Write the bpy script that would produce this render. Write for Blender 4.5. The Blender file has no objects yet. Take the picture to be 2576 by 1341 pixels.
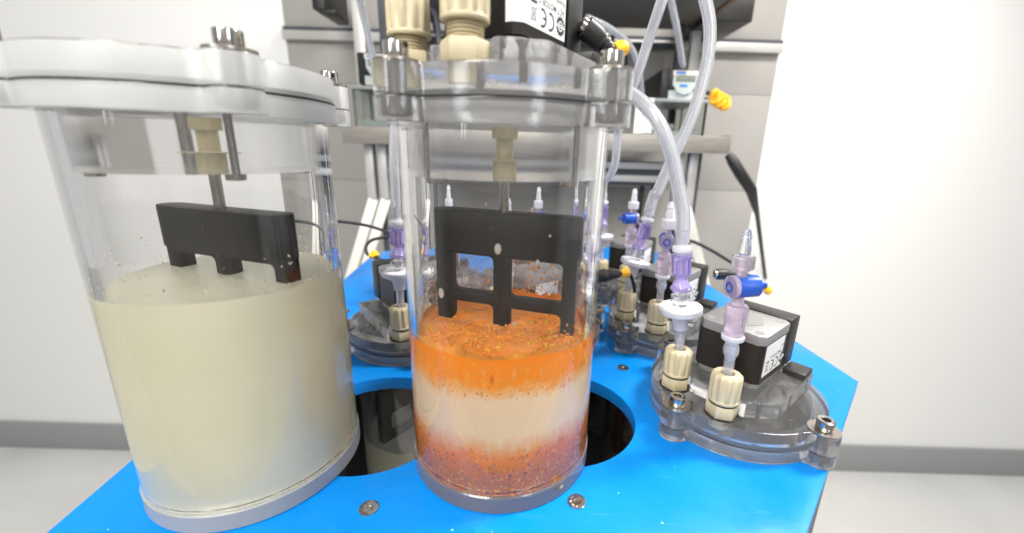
import bpy, bmesh, math, random
from mathutils import Vector, Matrix, noise as mnoise
R = math.radians
random.seed(7)
S = bpy.context.scene
COL = S.collection

# ------------------------------------------------------------------ camera, world, lamps, exposure (1 unit = 1 cm)
CAM = Vector((1.489, -21.092, 17.145)); PITCH = 0.2760; YAW = -0.0003; ROLL = 0.0285; FPX = 1038.5
PPX, PPY = 1337.5, 670.5                       # principal point in a 2576 x 1341 picture
fw = Vector((math.sin(YAW)*math.cos(PITCH), math.cos(YAW)*math.cos(PITCH), -math.sin(PITCH)))
rt0 = fw.cross(Vector((0, 0, 1))).normalized(); up0 = rt0.cross(fw)
rt = math.cos(ROLL)*rt0 + math.sin(ROLL)*up0; up = -math.sin(ROLL)*rt0 + math.cos(ROLL)*up0
cd = bpy.data.cameras.new('camera'); cam = bpy.data.objects.new('camera', cd); COL.objects.link(cam)
M = Matrix((rt, up, -fw)).transposed().to_4x4(); M.translation = CAM; cam.matrix_world = M
cd.sensor_width = 36; cd.lens = FPX/2576*36; cd.shift_x = -(PPX-1288)/2576; cd.clip_start = 0.5; cd.clip_end = 2000
cd.dof.use_dof = True; cd.dof.focus_distance = 25.0; cd.dof.aperture_fstop = 0.0145/0.26
S.camera = cam

W = bpy.data.worlds.new('World'); S.world = W; W.use_nodes = True
W.node_tree.nodes['Background'].inputs[0].default_value = (1, 1, 1, 1)
W.node_tree.nodes['Background'].inputs[1].default_value = 0.55

def lamp(name, loc, target, sx, sy, power, col):
    l = bpy.data.lights.new(name, 'AREA'); l.shape = 'RECTANGLE'; l.size = sx; l.size_y = sy
    l.energy = power; l.color = col
    o = bpy.data.objects.new(name, l); COL.objects.link(o); o.location = loc
    o.rotation_euler = (Vector(target)-Vector(loc)).to_track_quat('-Z', 'Y').to_euler()
    return o
lamp('ceiling_lamp', (-30, -72, 100), (0, -2, 5), 40, 60, 190000, (1, .95, .87))
lamp('window_light', (-62, -88, 50), (-30, 0, 15), 22, 85, 60000, (.86, .93, 1))
lamp('window_light', (58, -88, 50), (30, 0, 15), 18, 85, 50000, (.86, .93, 1))
lamp('ceiling_lamp', (75, 20, 100), (5, 5, 5), 18, 40, 200000, (1, .96, .9))

# unseen lab wall behind the photographer, added to dim white reflections in the glass
_w = bpy.data.meshes.new('added_opposite_wall'); _w.from_pydata([(-220, -95, -76), (220, -95, -76), (220, -95, 190), (-220, -95, 190), (-220, -97, -76), (220, -97, -76), (220, -97, 190), (-220, -97, 190)], [], [(0, 1, 2, 3), (5, 4, 7, 6), (4, 0, 3, 7), (1, 5, 6, 2), (3, 2, 6, 7), (4, 5, 1, 0)])
_f = bpy.data.meshes.new('floor'); _f.from_pydata([(-420, -94.9, -75), (420, -94.9, -75), (420, 86, -75), (-420, 86, -75)], [], [(0, 1, 2, 3)])
flo = bpy.data.objects.new('floor', _f); COL.objects.link(flo); flo['kind'] = 'structure'
opp = bpy.data.objects.new('added_opposite_wall', _w); COL.objects.link(opp); opp['kind'] = 'structure'
S.view_settings.view_transform = 'Standard'; S.view_settings.look = 'None'
S.view_settings.exposure = 0; S.view_settings.gamma = 1
S.render.engine = 'CYCLES'
cy = S.cycles
cy.max_bounces = 28; cy.transmission_bounces = 26; cy.glossy_bounces = 8; cy.diffuse_bounces = 4; cy.transparent_max_bounces = 16
cy.caustics_refractive = True; cy.caustics_reflective = True; cy.blur_glossy = 0.3
cy.use_denoising = True; cy.sample_clamp_indirect = 6

def at(px, py, Y):
    """world point on the plane y = Y seen at a picture position"""
    d = ((px-PPX)/FPX)*rt - ((py-PPY)/FPX)*up + fw
    return CAM + d*((Y-CAM.y)/d.y)

# ------------------------------------------------------------------ materials
def new_mat(name):
    m = bpy.data.materials.new(name); m.use_nodes = True
    nt = m.node_tree; return m, nt, nt.nodes['Principled BSDF']
def nd(nt, t, **kw):
    n = nt.nodes.new(t)
    for k, v in kw.items(): setattr(n, k, v)
    return n
def plain(name, col, rough=.5, metal=0, spec=.5, bump=0, bscale=20, var=0, vscale=3, aniso=None, trans=0, ior=1.49, coat=0, stretch=None, sss=0):
    m, nt, b = new_mat(name)
    b.inputs['Base Color'].default_value = (*col, 1); b.inputs['Roughness'].default_value = rough
    b.inputs['Metallic'].default_value = metal; b.inputs['Specular IOR Level'].default_value = spec
    b.inputs['Transmission Weight'].default_value = trans; b.inputs['IOR'].default_value = ior
    b.inputs['Coat Weight'].default_value = coat
    if sss:
        b.inputs['Subsurface Weight'].default_value = sss; b.inputs['Subsurface Radius'].default_value = (.4, .3, .2); b.inputs['Subsurface Scale'].default_value = .3
    if var or bump:
        tc = nd(nt, 'ShaderNodeTexCoord'); src = tc.outputs['Object']
        if stretch:
            mp = nd(nt, 'ShaderNodeMapping'); mp.inputs['Scale'].default_value = stretch
            nt.links.new(src, mp.inputs[0]); src = mp.outputs[0]
    if var:
        n = nd(nt, 'ShaderNodeTexNoise'); n.inputs['Scale'].default_value = vscale; n.inputs['Detail'].default_value = 5
        nt.links.new(src, n.inputs['Vector'])
        r = nd(nt, 'ShaderNodeValToRGB'); r.color_ramp.elements[0].position = .3; r.color_ramp.elements[1].position = .7
        r.color_ramp.elements[0].color = (*[c*(1-var) for c in col], 1); r.color_ramp.elements[1].color = (*[min(1, c*(1+var)) for c in col], 1)
        nt.links.new(n.outputs['Fac'], r.inputs[0]); nt.links.new(r.outputs[0], b.inputs['Base Color'])
        mr = nd(nt, 'ShaderNodeMapRange'); mr.inputs['To Min'].default_value = max(0, rough*.75); mr.inputs['To Max'].default_value = min(1, rough*1.25)
        nt.links.new(n.outputs['Fac'], mr.inputs[0]); nt.links.new(mr.outputs[0], b.inputs['Roughness'])
    if bump:
        n = nd(nt, 'ShaderNodeTexNoise'); n.inputs['Scale'].default_value = bscale; n.inputs['Detail'].default_value = 4
        nt.links.new(src, n.inputs['Vector'])
        bp = nd(nt, 'ShaderNodeBump'); bp.inputs['Strength'].default_value = bump; bp.inputs['Distance'].default_value = .05
        nt.links.new(n.outputs['Fac'], bp.inputs['Height']); nt.links.new(bp.outputs[0], b.inputs['Normal'])
    return m

MT = {}
MT['acrylic'] = plain('clear acrylic', (.97, .972, .975), .03, trans=1)
MT['tubeglass'] = plain('clear tube acrylic', (.985, .985, .985), .0, trans=1, spec=.35)
MT['frost'] = plain('machined acrylic', (.985, .982, .977), .09, trans=1, bump=.15, bscale=6)
MT['softfrost'] = plain('lightly frosted acrylic', (.97, .97, .97), .08, trans=1)
MT['basefrost'] = plain('thick base acrylic', (.90, .84, .93), .12, trans=.86)
MT['whitefrost'] = plain('whitish machined acrylic', (.94, .95, .95), .4, trans=.68, bump=.1, bscale=6)
MT['pvc'] = plain('clear hose', (.90, .91, .965), .09, trans=.86, ior=1.4)
MT['ptfe'] = plain('translucent white plastic', (.86, .87, .93), .35, trans=.45, ior=1.3, sss=.0)
MT['filterwhite'] = plain('white filter membrane', (.93, .92, .95), .6)
MT['clearplastic'] = plain('clear luer plastic', (.95, .95, .97), .12, trans=.92)
MT['purple'] = plain('clear purple plastic', (.62, .52, .95), .12, trans=.8, ior=1.4)
MT['mauve'] = plain('clear mauve plastic', (.80, .68, .82), .15, trans=.75, ior=1.4)
MT['bluetap'] = plain('blue stopcock plastic', (.012, .075, .42), .35)
MT['beige'] = plain('beige nylon', (.50, .435, .285), .5, var=.08, vscale=2, bump=.05, bscale=15)
MT['rubber'] = plain('black rubber', (.02, .02, .022), .6)
MT['blackplastic'] = plain('black plastic', (.018, .017, .017), .42, bump=.08, bscale=40)
MT['pom'] = plain('black impeller plastic', (.010, .009, .008), .45, spec=.3, var=.2, vscale=2, stretch=(1, 1, .2))
MT['lam'] = plain('black laminations', (.022, .019, .017), .38, metal=.2, bump=.2, bscale=25)
MT['alu'] = plain('cast aluminium', (.40, .40, .40), .42, metal=.75, bump=.3, bscale=18)
MT['chrome'] = plain('bright steel', (.50, .485, .46), .14, metal=1, bump=.02, bscale=6)
MT['washer'] = plain('dull steel washer', (.42, .38, .34), .32, metal=1)
MT['steel'] = plain('brushed steel', (.36, .34, .32), .28, metal=1, var=.15, vscale=6, stretch=(1, 1, .1))
MT['darksteel'] = plain('dark steel', (.10, .09, .085), .35, metal=.9)
MT['brass'] = plain('yellowed bearing', (.42, .36, .20), .35)
MT['yellow'] = plain('yellow cable tie', (.95, .47, .02), .4)
MT['profile'] = plain('anodised aluminium profile', (.56, .55, .53), .45, metal=.35, var=.05)
MT['sunlitsteel'] = plain('sunlit leg steel', (.85, .83, .78), .4)  # near-white stands in for sunlight on the lower rack legs
MT['slot'] = plain('profile slot', (.06, .065, .08), .6)
MT['shelfsteel'] = plain('brushed shelf steel', (.36, .335, .30), .4, metal=.55, var=.12, vscale=2, stretch=(.1, 1, 1))
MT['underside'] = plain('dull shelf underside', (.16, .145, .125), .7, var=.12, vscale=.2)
MT['rust'] = plain('rusty edge strip', (.19, .10, .055), .6, var=.3, vscale=1)
MT['paper'] = plain('white paper', (.80, .82, .80), .8)
MT['ink'] = plain('black print', (.02, .02, .022), .6)
MT['greyink'] = plain('grey pen marks', (.28, .29, .29), .8)
MT['bluebutton'] = plain('blue print', (.03, .22, .70), .5)
MT['panelface'] = plain('pale meter face', (.48, .52, .50), .5)
MT['lcd'] = plain('lcd glass', (.19, .22, .18), .25)
MT['cream'] = plain('cream strip', (.74, .71, .60), .5)
MT['silverlabel'] = plain('silver white label', (.76, .77, .78), .35)
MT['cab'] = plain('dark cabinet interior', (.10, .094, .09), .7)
MT['greyplastic'] = plain('grey plastic', (.30, .31, .32), .5)
MT['tank'] = plain('clear tank plastic', (.86, .90, .88), .04, trans=1, ior=1.2)

def mat_wall():
    m, nt, b = new_mat('grey wall paint')
    tc = nd(nt, 'ShaderNodeTexCoord'); n = nd(nt, 'ShaderNodeTexNoise'); n.inputs['Scale'].default_value = .03; n.inputs['Detail'].default_value = 6
    nt.links.new(tc.outputs['Object'], n.inputs['Vector'])
    r = nd(nt, 'ShaderNodeValToRGB'); e = r.color_ramp.elements
    e[0].position = .3; e[0].color = (.35, .338, .322, 1); e[1].position = .7; e[1].color = (.395, .382, .365, 1)
    nt.links.new(n.outputs['Fac'], r.inputs[0]); nt.links.new(r.outputs[0], b.inputs['Base Color'])
    b.inputs['Roughness'].default_value = .75; b.inputs['Specular IOR Level'].default_value = .2
    return m
MT['wall'] = mat_wall()
MT['opp'] = plain('dull lab wall paint', (.36, .34, .32), .8, var=.1, vscale=.02); _w.materials.append(MT['opp'])
MT['whitewall'] = plain('white wall paint', (.86, .86, .85), .7)
MT['lino'] = plain('pale lab floor', (.66, .66, .65), .5, var=.06, vscale=.05); _f.materials.append(MT['lino'])

def mat_plate():
    m, nt, b = new_mat('blue bench plastic')
    tc = nd(nt, 'ShaderNodeTexCoord')
    n = nd(nt, 'ShaderNodeTexNoise'); n.inputs['Scale'].default_value = .25; n.inputs['Detail'].default_value = 6
    nt.links.new(tc.outputs['Object'], n.inputs['Vector'])
    r = nd(nt, 'ShaderNodeValToRGB'); e = r.color_ramp.elements
    e[0].position = .3; e[0].color = (.0005, .205, .66, 1); e[1].position = .7; e[1].color = (.0008, .235, .74, 1)
    nt.links.new(n.outputs['Fac'], r.inputs[0])
    # dust grains
    v = nd(nt, 'ShaderNodeTexVoronoi'); v.inputs['Scale'].default_value = 1.1
    nt.links.new(tc.outputs['Object'], v.inputs['Vector'])
    sep = nd(nt, 'ShaderNodeSeparateColor'); nt.links.new(v.outputs['Color'], sep.inputs[0])
    ml = nd(nt, 'ShaderNodeMath', operation='MULTIPLY'); ml.inputs[1].default_value = .075
    nt.links.new(sep.outputs[0], ml.inputs[0])
    lt = nd(nt, 'ShaderNodeMath', operation='LESS_THAN'); nt.links.new(v.outputs['Distance'], lt.inputs[0])
    sb = nd(nt, 'ShaderNodeMath', operation='SUBTRACT'); sb.inputs[1].default_value = .022
    nt.links.new(ml.outputs[0], sb.inputs[0]); nt.links.new(sb.outputs[0], lt.inputs[1])
    # faint scratches
    mp = nd(nt, 'ShaderNodeMapping'); mp.inputs['Rotation'].default_value = (0, 0, .6); mp.inputs['Scale'].default_value = (.5, 9, 1)
    nt.links.new(tc.outputs['Object'], mp.inputs[0])
    n2 = nd(nt, 'ShaderNodeTexNoise'); n2.inputs['Scale'].default_value = .8; n2.inputs['Detail'].default_value = 3; nt.links.new(mp.outputs[0], n2.inputs['Vector'])
    r2 = nd(nt, 'ShaderNodeValToRGB'); r2.color_ramp.elements[0].position = .62; r2.color_ramp.elements[1].position = .78
    r2.color_ramp.elements[1].color = (.25, .25, .25, 1); nt.links.new(n2.outputs['Fac'], r2.inputs[0])
    mx = nd(nt, 'ShaderNodeMix', data_type='RGBA'); mx.inputs[7].default_value = (.15, .42, .82, 1)
    nt.links.new(r2.outputs[0], mx.inputs[0]); nt.links.new(r.outputs[0], mx.inputs[6])
    mx2 = nd(nt, 'ShaderNodeMix', data_type='RGBA'); mx2.inputs[7].default_value = (.55, .72, .88, 1)
    nt.links.new(lt.outputs[0], mx2.inputs[0]); nt.links.new(mx.outputs[2], mx2.inputs[6])
    nt.links.new(mx2.outputs[2], b.inputs['Base Color'])
    rr_ = nd(nt, 'ShaderNodeMapRange'); rr_.inputs['From Min'].default_value = .35; rr_.inputs['From Max'].default_value = .65; rr_.inputs['To Min'].default_value = .24; rr_.inputs['To Max'].default_value = .5
    nt.links.new(n.outputs['Fac'], rr_.inputs[0]); nt.links.new(rr_.outputs[0], b.inputs['Roughness']); b.inputs['Specular IOR Level'].default_value = .22
    n3 = nd(nt, 'ShaderNodeTexNoise'); n3.inputs['Scale'].default_value = 30; nt.links.new(tc.outputs['Object'], n3.inputs['Vector'])
    bp = nd(nt, 'ShaderNodeBump'); bp.inputs['Strength'].default_value = .05; bp.inputs['Distance'].default_value = .03
    nt.links.new(n3.outputs['Fac'], bp.inputs['Height']); nt.links.new(bp.outputs[0], b.inputs['Normal'])
    return m
MT['plate'] = mat_plate()

def mat_slurry():
    """separated slurry: orange pulp on top, pale middle, reddish sediment with seeds"""
    m, nt, b = new_mat('layered orange slurry')
    L = nt.links.new
    tc = nd(nt, 'ShaderNodeTexCoord'); sp = nd(nt, 'ShaderNodeSeparateXYZ'); L(tc.outputs['Object'], sp.inputs[0])
    mp = nd(nt, 'ShaderNodeMapping'); mp.inputs['Scale'].default_value = (1, 1, .42); L(tc.outputs['Object'], mp.inputs[0])
    n = nd(nt, 'ShaderNodeTexNoise'); n.inputs['Scale'].default_value = 2.6; n.inputs['Detail'].default_value = 7; n.inputs['Roughness'].default_value = .7; L(mp.outputs[0], n.inputs['Vector'])
    nb = nd(nt, 'ShaderNodeTexNoise'); nb.inputs['Scale'].default_value = .45; nb.inputs['Detail'].default_value = 3; L(tc.outputs['Object'], nb.inputs['Vector'])
    def madd(a, k, c):
        x = nd(nt, 'ShaderNodeMath', operation='MULTIPLY_ADD'); L(a, x.inputs[0]); x.inputs[1].default_value = k
        if hasattr(c, 'is_linked') or hasattr(c, 'links'): L(c, x.inputs[2])
        else: x.inputs[2].default_value = c
        return x.outputs[0]
    zz = madd(n.outputs['Fac'], 1.5, sp.outputs['Z'])
    zz = madd(nb.outputs['Fac'], .9, zz)                # z + noise (mean about z + 1.2)
    mr = nd(nt, 'ShaderNodeMapRange'); mr.inputs['From Min'].default_value = 1.2; mr.inputs['From Max'].default_value = 10.2; L(zz, mr.inputs[0])
    r = nd(nt, 'ShaderNodeValToRGB'); cr = r.color_ramp
    def zpos(z): return (z+1.2-1.2)/9.0
    stops = [(0.9, (.42, .155, .05)), (2.4, (.62, .20, .05)), (3.0, (.78, .24, .05)), (3.55, (.78, .45, .24)), (4.2, (.84, .68, .47)),
             (6.0, (.84, .68, .47)), (6.55, (.84, .46, .16)), (6.95, (.90, .30, .012)), (8.2, (.92, .265, .004))]
    cr.elements[0].position = zpos(stops[0][0]); cr.elements[0].color = (*stops[0][1], 1)
    cr.elements[1].position = zpos(stops[-1][0]); cr.elements[1].color = (*stops[-1][1], 1)
    for z, c in stops[1:-1]:
        e = cr.elements.new(zpos(z)); e.color = (*c, 1)
    L(mr.outputs[0], r.inputs[0])
    # seeds and flecks in the sediment
    v = nd(nt, 'ShaderNodeTexVoronoi'); v.inputs['Scale'].default_value = 3.0; L(tc.outputs['Object'], v.inputs['Vector'])
    d1 = nd(nt, 'ShaderNodeMapRange'); d1.inputs['From Min'].default_value = .18; d1.inputs['From Max'].default_value = .36; d1.inputs['To Min'].default_value = 1; d1.inputs['To Max'].default_value = 0
    L(v.outputs['Distance'], d1.inputs[0])
    low = nd(nt, 'ShaderNodeMapRange'); low.inputs['From Min'].default_value = 2.2; low.inputs['From Max'].default_value = 3.6; low.inputs['To Min'].default_value = .8; low.inputs['To Max'].default_value = 0
    L(sp.outputs['Z'], low.inputs[0])
    mu = nd(nt, 'ShaderNodeMath', operation='MULTIPLY'); L(d1.outputs[0], mu.inputs[0]); L(low.outputs[0], mu.inputs[1])
    cc = nd(nt, 'ShaderNodeValToRGB'); ce = cc.color_ramp; ce.interpolation = 'CONSTANT'
    ce.elements[0].position = 0; ce.elements[0].color = (.07, .05, .05, 1); ce.elements[1].position = .3; ce.elements[1].color = (.62, .42, .22, 1)
    x = ce.elements.new(.55); x.color = (.66, .25, .05, 1); x = ce.elements.new(.72); x.color = (.35, .10, .09, 1); x = ce.elements.new(.88); x.color = (.30, .22, .20, 1)
    sc = nd(nt, 'ShaderNodeSeparateColor'); L(v.outputs['Color'], sc.inputs[0]); L(sc.outputs[0], cc.inputs[0])
    mx = nd(nt, 'ShaderNodeMix', data_type='RGBA'); L(mu.outputs[0], mx.inputs[0]); L(r.outputs[0], mx.inputs[6]); L(cc.outputs[0], mx.inputs[7])
    # pulp flecks in the upper crust
    v2 = nd(nt, 'ShaderNodeTexVoronoi'); v2.inputs['Scale'].default_value = 2.4
    L(mp.outputs[0], v2.inputs['Vector'])
    d2 = nd(nt, 'ShaderNodeMapRange'); d2.inputs['From Min'].default_value = .14; d2.inputs['From Max'].default_value = .34; d2.inputs['To Min'].default_value = .8; d2.inputs['To Max'].default_value = 0
    L(v2.outputs['Distance'], d2.inputs[0])
    hi = nd(nt, 'ShaderNodeMapRange'); hi.inputs['From Min'].default_value = 5.9; hi.inputs['From Max'].default_value = 6.8; L(sp.outputs['Z'], hi.inputs[0])
    hi2 = nd(nt, 'ShaderNodeMapRange'); hi2.inputs['From Min'].default_value = 7.6; hi2.inputs['From Max'].default_value = 8.0; hi2.inputs['To Min'].default_value = 1; hi2.inputs['To Max'].default_value = .25; L(sp.outputs['Z'], hi2.inputs[0])
    m2 = nd(nt, 'ShaderNodeMath', operation='MULTIPLY'); L(d2.outputs[0], m2.inputs[0]); L(hi.outputs[0], m2.inputs[1])
    m3 = nd(nt, 'ShaderNodeMath', operation='MULTIPLY'); L(m2.outputs[0], m3.inputs[0]); L(hi2.outputs[0], m3.inputs[1])
    c2 = nd(nt, 'ShaderNodeValToRGB'); e2 = c2.color_ramp; e2.interpolation = 'CONSTANT'
    e2.elements[0].position = 0; e2.elements[0].color = (.90, .36, .03, 1); e2.elements[1].position = .45; e2.elements[1].color = (.70, .40, .02, 1)
    x = e2.elements.new(.6); x.color = (.62, .14, .03, 1); x = e2.elements.new(.8); x.color = (.90, .44, .14, 1)
    s2 = nd(nt, 'ShaderNodeSeparateColor'); L(v2.outputs['Color'], s2.inputs[0]); L(s2.outputs[0], c2.inputs[0])
    mx2 = nd(nt, 'ShaderNodeMix', data_type='RGBA'); L(m3.outputs[0], mx2.inputs[0]); L(mx.outputs[2], mx2.inputs[6]); L(c2.outputs[0], mx2.inputs[7])
    # pinkish foam film drifting over the top of the crust
    geo = nd(nt, 'ShaderNodeNewGeometry'); sn = nd(nt, 'ShaderNodeSeparateXYZ'); L(geo.outputs['Normal'], sn.inputs[0])
    topm = nd(nt, 'ShaderNodeMapRange'); topm.inputs['From Min'].default_value = .4; topm.inputs['From Max'].default_value = .8; L(sn.outputs['Z'], topm.inputs[0])
    nf = nd(nt, 'ShaderNodeTexNoise'); nf.inputs['Scale'].default_value = .42; nf.inputs['Detail'].default_value = 6; nf.inputs['Distortion'].default_value = .8; L(tc.outputs['Object'], nf.inputs['Vector'])
    rf = nd(nt, 'ShaderNodeMapRange'); rf.inputs['From Min'].default_value = .45; rf.inputs['From Max'].default_value = .6; rf.inputs['To Max'].default_value = .75; L(nf.outputs['Fac'], rf.inputs[0])
    m4 = nd(nt, 'ShaderNodeMath', operation='MULTIPLY'); L(rf.outputs[0], m4.inputs[0]); L(topm.outputs[0], m4.inputs[1])
    mx3 = nd(nt, 'ShaderNodeMix', data_type='RGBA'); mx3.inputs[7].default_value = (.82, .32, .11, 1); L(m4.outputs[0], mx3.inputs[0]); L(mx2.outputs[2], mx3.inputs[6])
    L(mx3.outputs[2], b.inputs['Base Color'])
    b.inputs['Roughness'].default_value = .5; b.inputs['Specular IOR Level'].default_value = .3
    nn = nd(nt, 'ShaderNodeTexNoise'); nn.inputs['Scale'].default_value = 9; nn.inputs['Detail'].default_value = 6; L(tc.outputs['Object'], nn.inputs['Vector'])
    bp = nd(nt, 'ShaderNodeBump'); bp.inputs['Strength'].default_value = .6; bp.inputs['Distance'].default_value = .06; L(nn.outputs['Fac'], bp.inputs['Height']); L(bp.outputs[0], b.inputs['Normal'])
    return m
MT['slurry'] = mat_slurry()
def mat_milk():
    m, nt, b = new_mat('pale green white broth')
    L = nt.links.new
    tc = nd(nt, 'ShaderNodeTexCoord'); n = nd(nt, 'ShaderNodeTexNoise'); n.inputs['Scale'].default_value = .3; n.inputs['Detail'].default_value = 4; L(tc.outputs['Object'], n.inputs['Vector'])
    r = nd(nt, 'ShaderNodeValToRGB'); e = r.color_ramp.elements
    e[0].position = .3; e[0].color = (.78, .76, .56, 1); e[1].position = .7; e[1].color = (.84, .80, .62, 1)
    L(n.outputs['Fac'], r.inputs[0]); L(r.outputs[0], b.inputs['Base Color']); b.inputs['Roughness'].default_value = .35
    return m
MT['milk'] = mat_milk()
MT['amber'] = plain('dark amber broth', (.60, .18, .08), .3)
MT['pulp'] = plain('orange pulp bits', (.85, .30, .02), .4, var=.25, vscale=.9)
MT['yellowpulp'] = plain('yellow pulp bits', (.86, .46, .03), .4, var=.2, vscale=.9)
MT['strand'] = plain('pale orange pulp', (.88, .38, .06), .5)
MT['redpulp'] = plain('red pulp bits', (.62, .13, .06), .5)
MT['seedpale'] = plain('pale seeds', (.70, .46, .25), .5)
MT['seedbrown'] = plain('brown seeds', (.36, .15, .07), .5)
MT['seedgrey'] = plain('grey grains', (.46, .30, .22), .5)
def mat_fog():
    m, nt, b = new_mat('breath of condensation'); out = nt.nodes['Material Output']; L = nt.links.new
    t = nd(nt, 'ShaderNodeBsdfTranslucent'); t.inputs[0].default_value = (.95, .95, .97, 1); d = nd(nt, 'ShaderNodeBsdfDiffuse'); d.inputs[0].default_value = (.95, .95, .97, 1)
    a = nd(nt, 'ShaderNodeMixShader'); L(t.outputs[0], a.inputs[1]); L(d.outputs[0], a.inputs[2])
    tr = nd(nt, 'ShaderNodeBsdfTransparent'); x = nd(nt, 'ShaderNodeMixShader'); L(tr.outputs[0], x.inputs[1]); L(a.outputs[0], x.inputs[2])
    tc = nd(nt, 'ShaderNodeTexCoord'); n = nd(nt, 'ShaderNodeTexNoise'); n.inputs['Scale'].default_value = 1.1; n.inputs['Detail'].default_value = 6; L(tc.outputs['Object'], n.inputs['Vector'])
    r = nd(nt, 'ShaderNodeMapRange'); r.inputs['From Min'].default_value = .35; r.inputs['From Max'].default_value = .68; r.inputs['To Min'].default_value = .06; r.inputs['To Max'].default_value = .36
    L(n.outputs['Fac'], r.inputs[0]); L(r.outputs[0], x.inputs[0]); L(x.outputs[0], out.inputs[0]); return m
MT['fog'] = mat_fog()
MT['water'] = plain('water drops', (1, 1, 1), .0, trans=1, ior=1.33)
MT['milkdrop'] = plain('milky drops', (.80, .72, .66), .15, trans=.35, ior=1.33)

def milky(key, fac, col=(.93, .925, .915)):
    """cloudy acrylic: light scatters at the machined surface as well as passing through"""
    m = MT[key]; nt = m.node_tree; b = nt.nodes['Principled BSDF']; out = nt.nodes['Material Output']
    t = nd(nt, 'ShaderNodeBsdfTranslucent'); d = nd(nt, 'ShaderNodeBsdfDiffuse'); t.inputs[0].default_value = d.inputs[0].default_value = (*col, 1)
    m1 = nd(nt, 'ShaderNodeMixShader'); m1.inputs[0].default_value = .45; nt.links.new(t.outputs[0], m1.inputs[1]); nt.links.new(d.outputs[0], m1.inputs[2])
    m2 = nd(nt, 'ShaderNodeMixShader'); m2.inputs[0].default_value = fac; nt.links.new(b.outputs[0], m2.inputs[1]); nt.links.new(m1.outputs[0], m2.inputs[2])
    nt.links.new(m2.outputs[0], out.inputs[0])
milky('frost', .17); milky('softfrost', .12); milky('acrylic', .08); milky('pvc', .10)

# ------------------------------------------------------------------ mesh helpers
def finish(bm, name, mats, parent=None, angle=35, loc=None, recalc=True):
    if recalc: bmesh.ops.recalc_face_normals(bm, faces=bm.faces[:])
    me = bpy.data.meshes.new(name); bm.to_mesh(me); bm.free()
    for m in (mats if isinstance(mats, (list, tuple)) else [mats]): me.materials.append(MT[m])
    me.shade_smooth(); me.set_sharp_from_angle(angle=R(angle))
    o = bpy.data.objects.new(name, me); COL.objects.link(o)
    if parent: o.parent = parent
    if loc: o.location = loc
    return o
def tag(o, label=None, cat=None, group=None, kind=None):
    if label: o['label'] = label
    if cat: o['category'] = cat
    if group: o['group'] = group
    if kind: o['kind'] = kind
    return o
def empty(name, loc=(0, 0, 0), rz=0):
    o = bpy.data.objects.new(name, None); COL.objects.link(o); o.location = loc; o.rotation_euler = (0, 0, rz); o.empty_display_size = .5
    return o
def copy_tree(o, parent=None):
    c = o.copy(); COL.objects.link(c)
    if parent: c.parent = parent
    for ch in list(o.children): copy_tree(ch, c)
    return c
def xf(bm, n0, mat):
    bm.verts.ensure_lookup_table()
    bmesh.ops.transform(bm, matrix=mat, verts=bm.verts[n0:])
def lathe(bm, prof, seg=32, mi=0, cap=True, rmod=None, T=None, closed=False):
    """prof: list of (r, z) bottom to top"""
    rings = []
    for (r, z) in prof:
        ring = []
        for i in range(seg):
            a = 2*math.pi*i/seg; rr = r*(rmod(a, z) if rmod else 1)
            ring.append(bm.verts.new((rr*math.cos(a), rr*math.sin(a), z)))
        rings.append(ring)
    pairs = list(zip(rings[:-1], rings[1:]))
    if closed: pairs.append((rings[-1], rings[0]))
    for A, B in pairs:
        for i in range(seg):
            f = bm.faces.new((A[i], A[(i+1) % seg], B[(i+1) % seg], B[i])); f.material_index = mi
    if cap and not closed:
        f = bm.faces.new(list(reversed(rings[0]))); f.material_index = mi
        f = bm.faces.new(rings[-1]); f.material_index = mi
    if T is not None: bmesh.ops.transform(bm, matrix=T, verts=[v for q in rings for v in q])
    return rings
def box(bm, c, s, mi=0, T=None, bev=0):
    r = bmesh.ops.create_cube(bm, size=1)
    bmesh.ops.scale(bm, vec=s, verts=r['verts']); bmesh.ops.translate(bm, vec=c, verts=r['verts'])
    if T is not None: bmesh.ops.transform(bm, matrix=T, verts=r['verts'])
    fs = list({f for v in r['verts'] for f in v.link_faces})
    for f in fs: f.material_index = mi
    if bev:
        es = list({e for f in fs for e in f.edges})
        bmesh.ops.bevel(bm, geom=es, offset=bev, segments=2, affect='EDGES', profile=.5, material=mi)
def box8(bm, a, b, mi=0, bev=0):
    box(bm, [(a[i]+b[i])/2 for i in range(3)], [abs(b[i]-a[i]) for i in range(3)], mi, None, bev)
def catmull(pts, n=10):
    P = [Vector(p) for p in pts]; P = [P[0]*2-P[1]]+P+[P[-1]*2-P[-2]]; out = []
    for i in range(1, len(P)-2):
        for k in range(n):
            t = k/n; p0, p1, p2, p3 = P[i-1:i+3]
            out.append(.5*((2*p1)+(-p0+p2)*t+(2*p0-5*p1+4*p2-p3)*t*t+(-p0+3*p1-3*p2+p3)*t*t*t))
    out.append(P[-2]); return out
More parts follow.
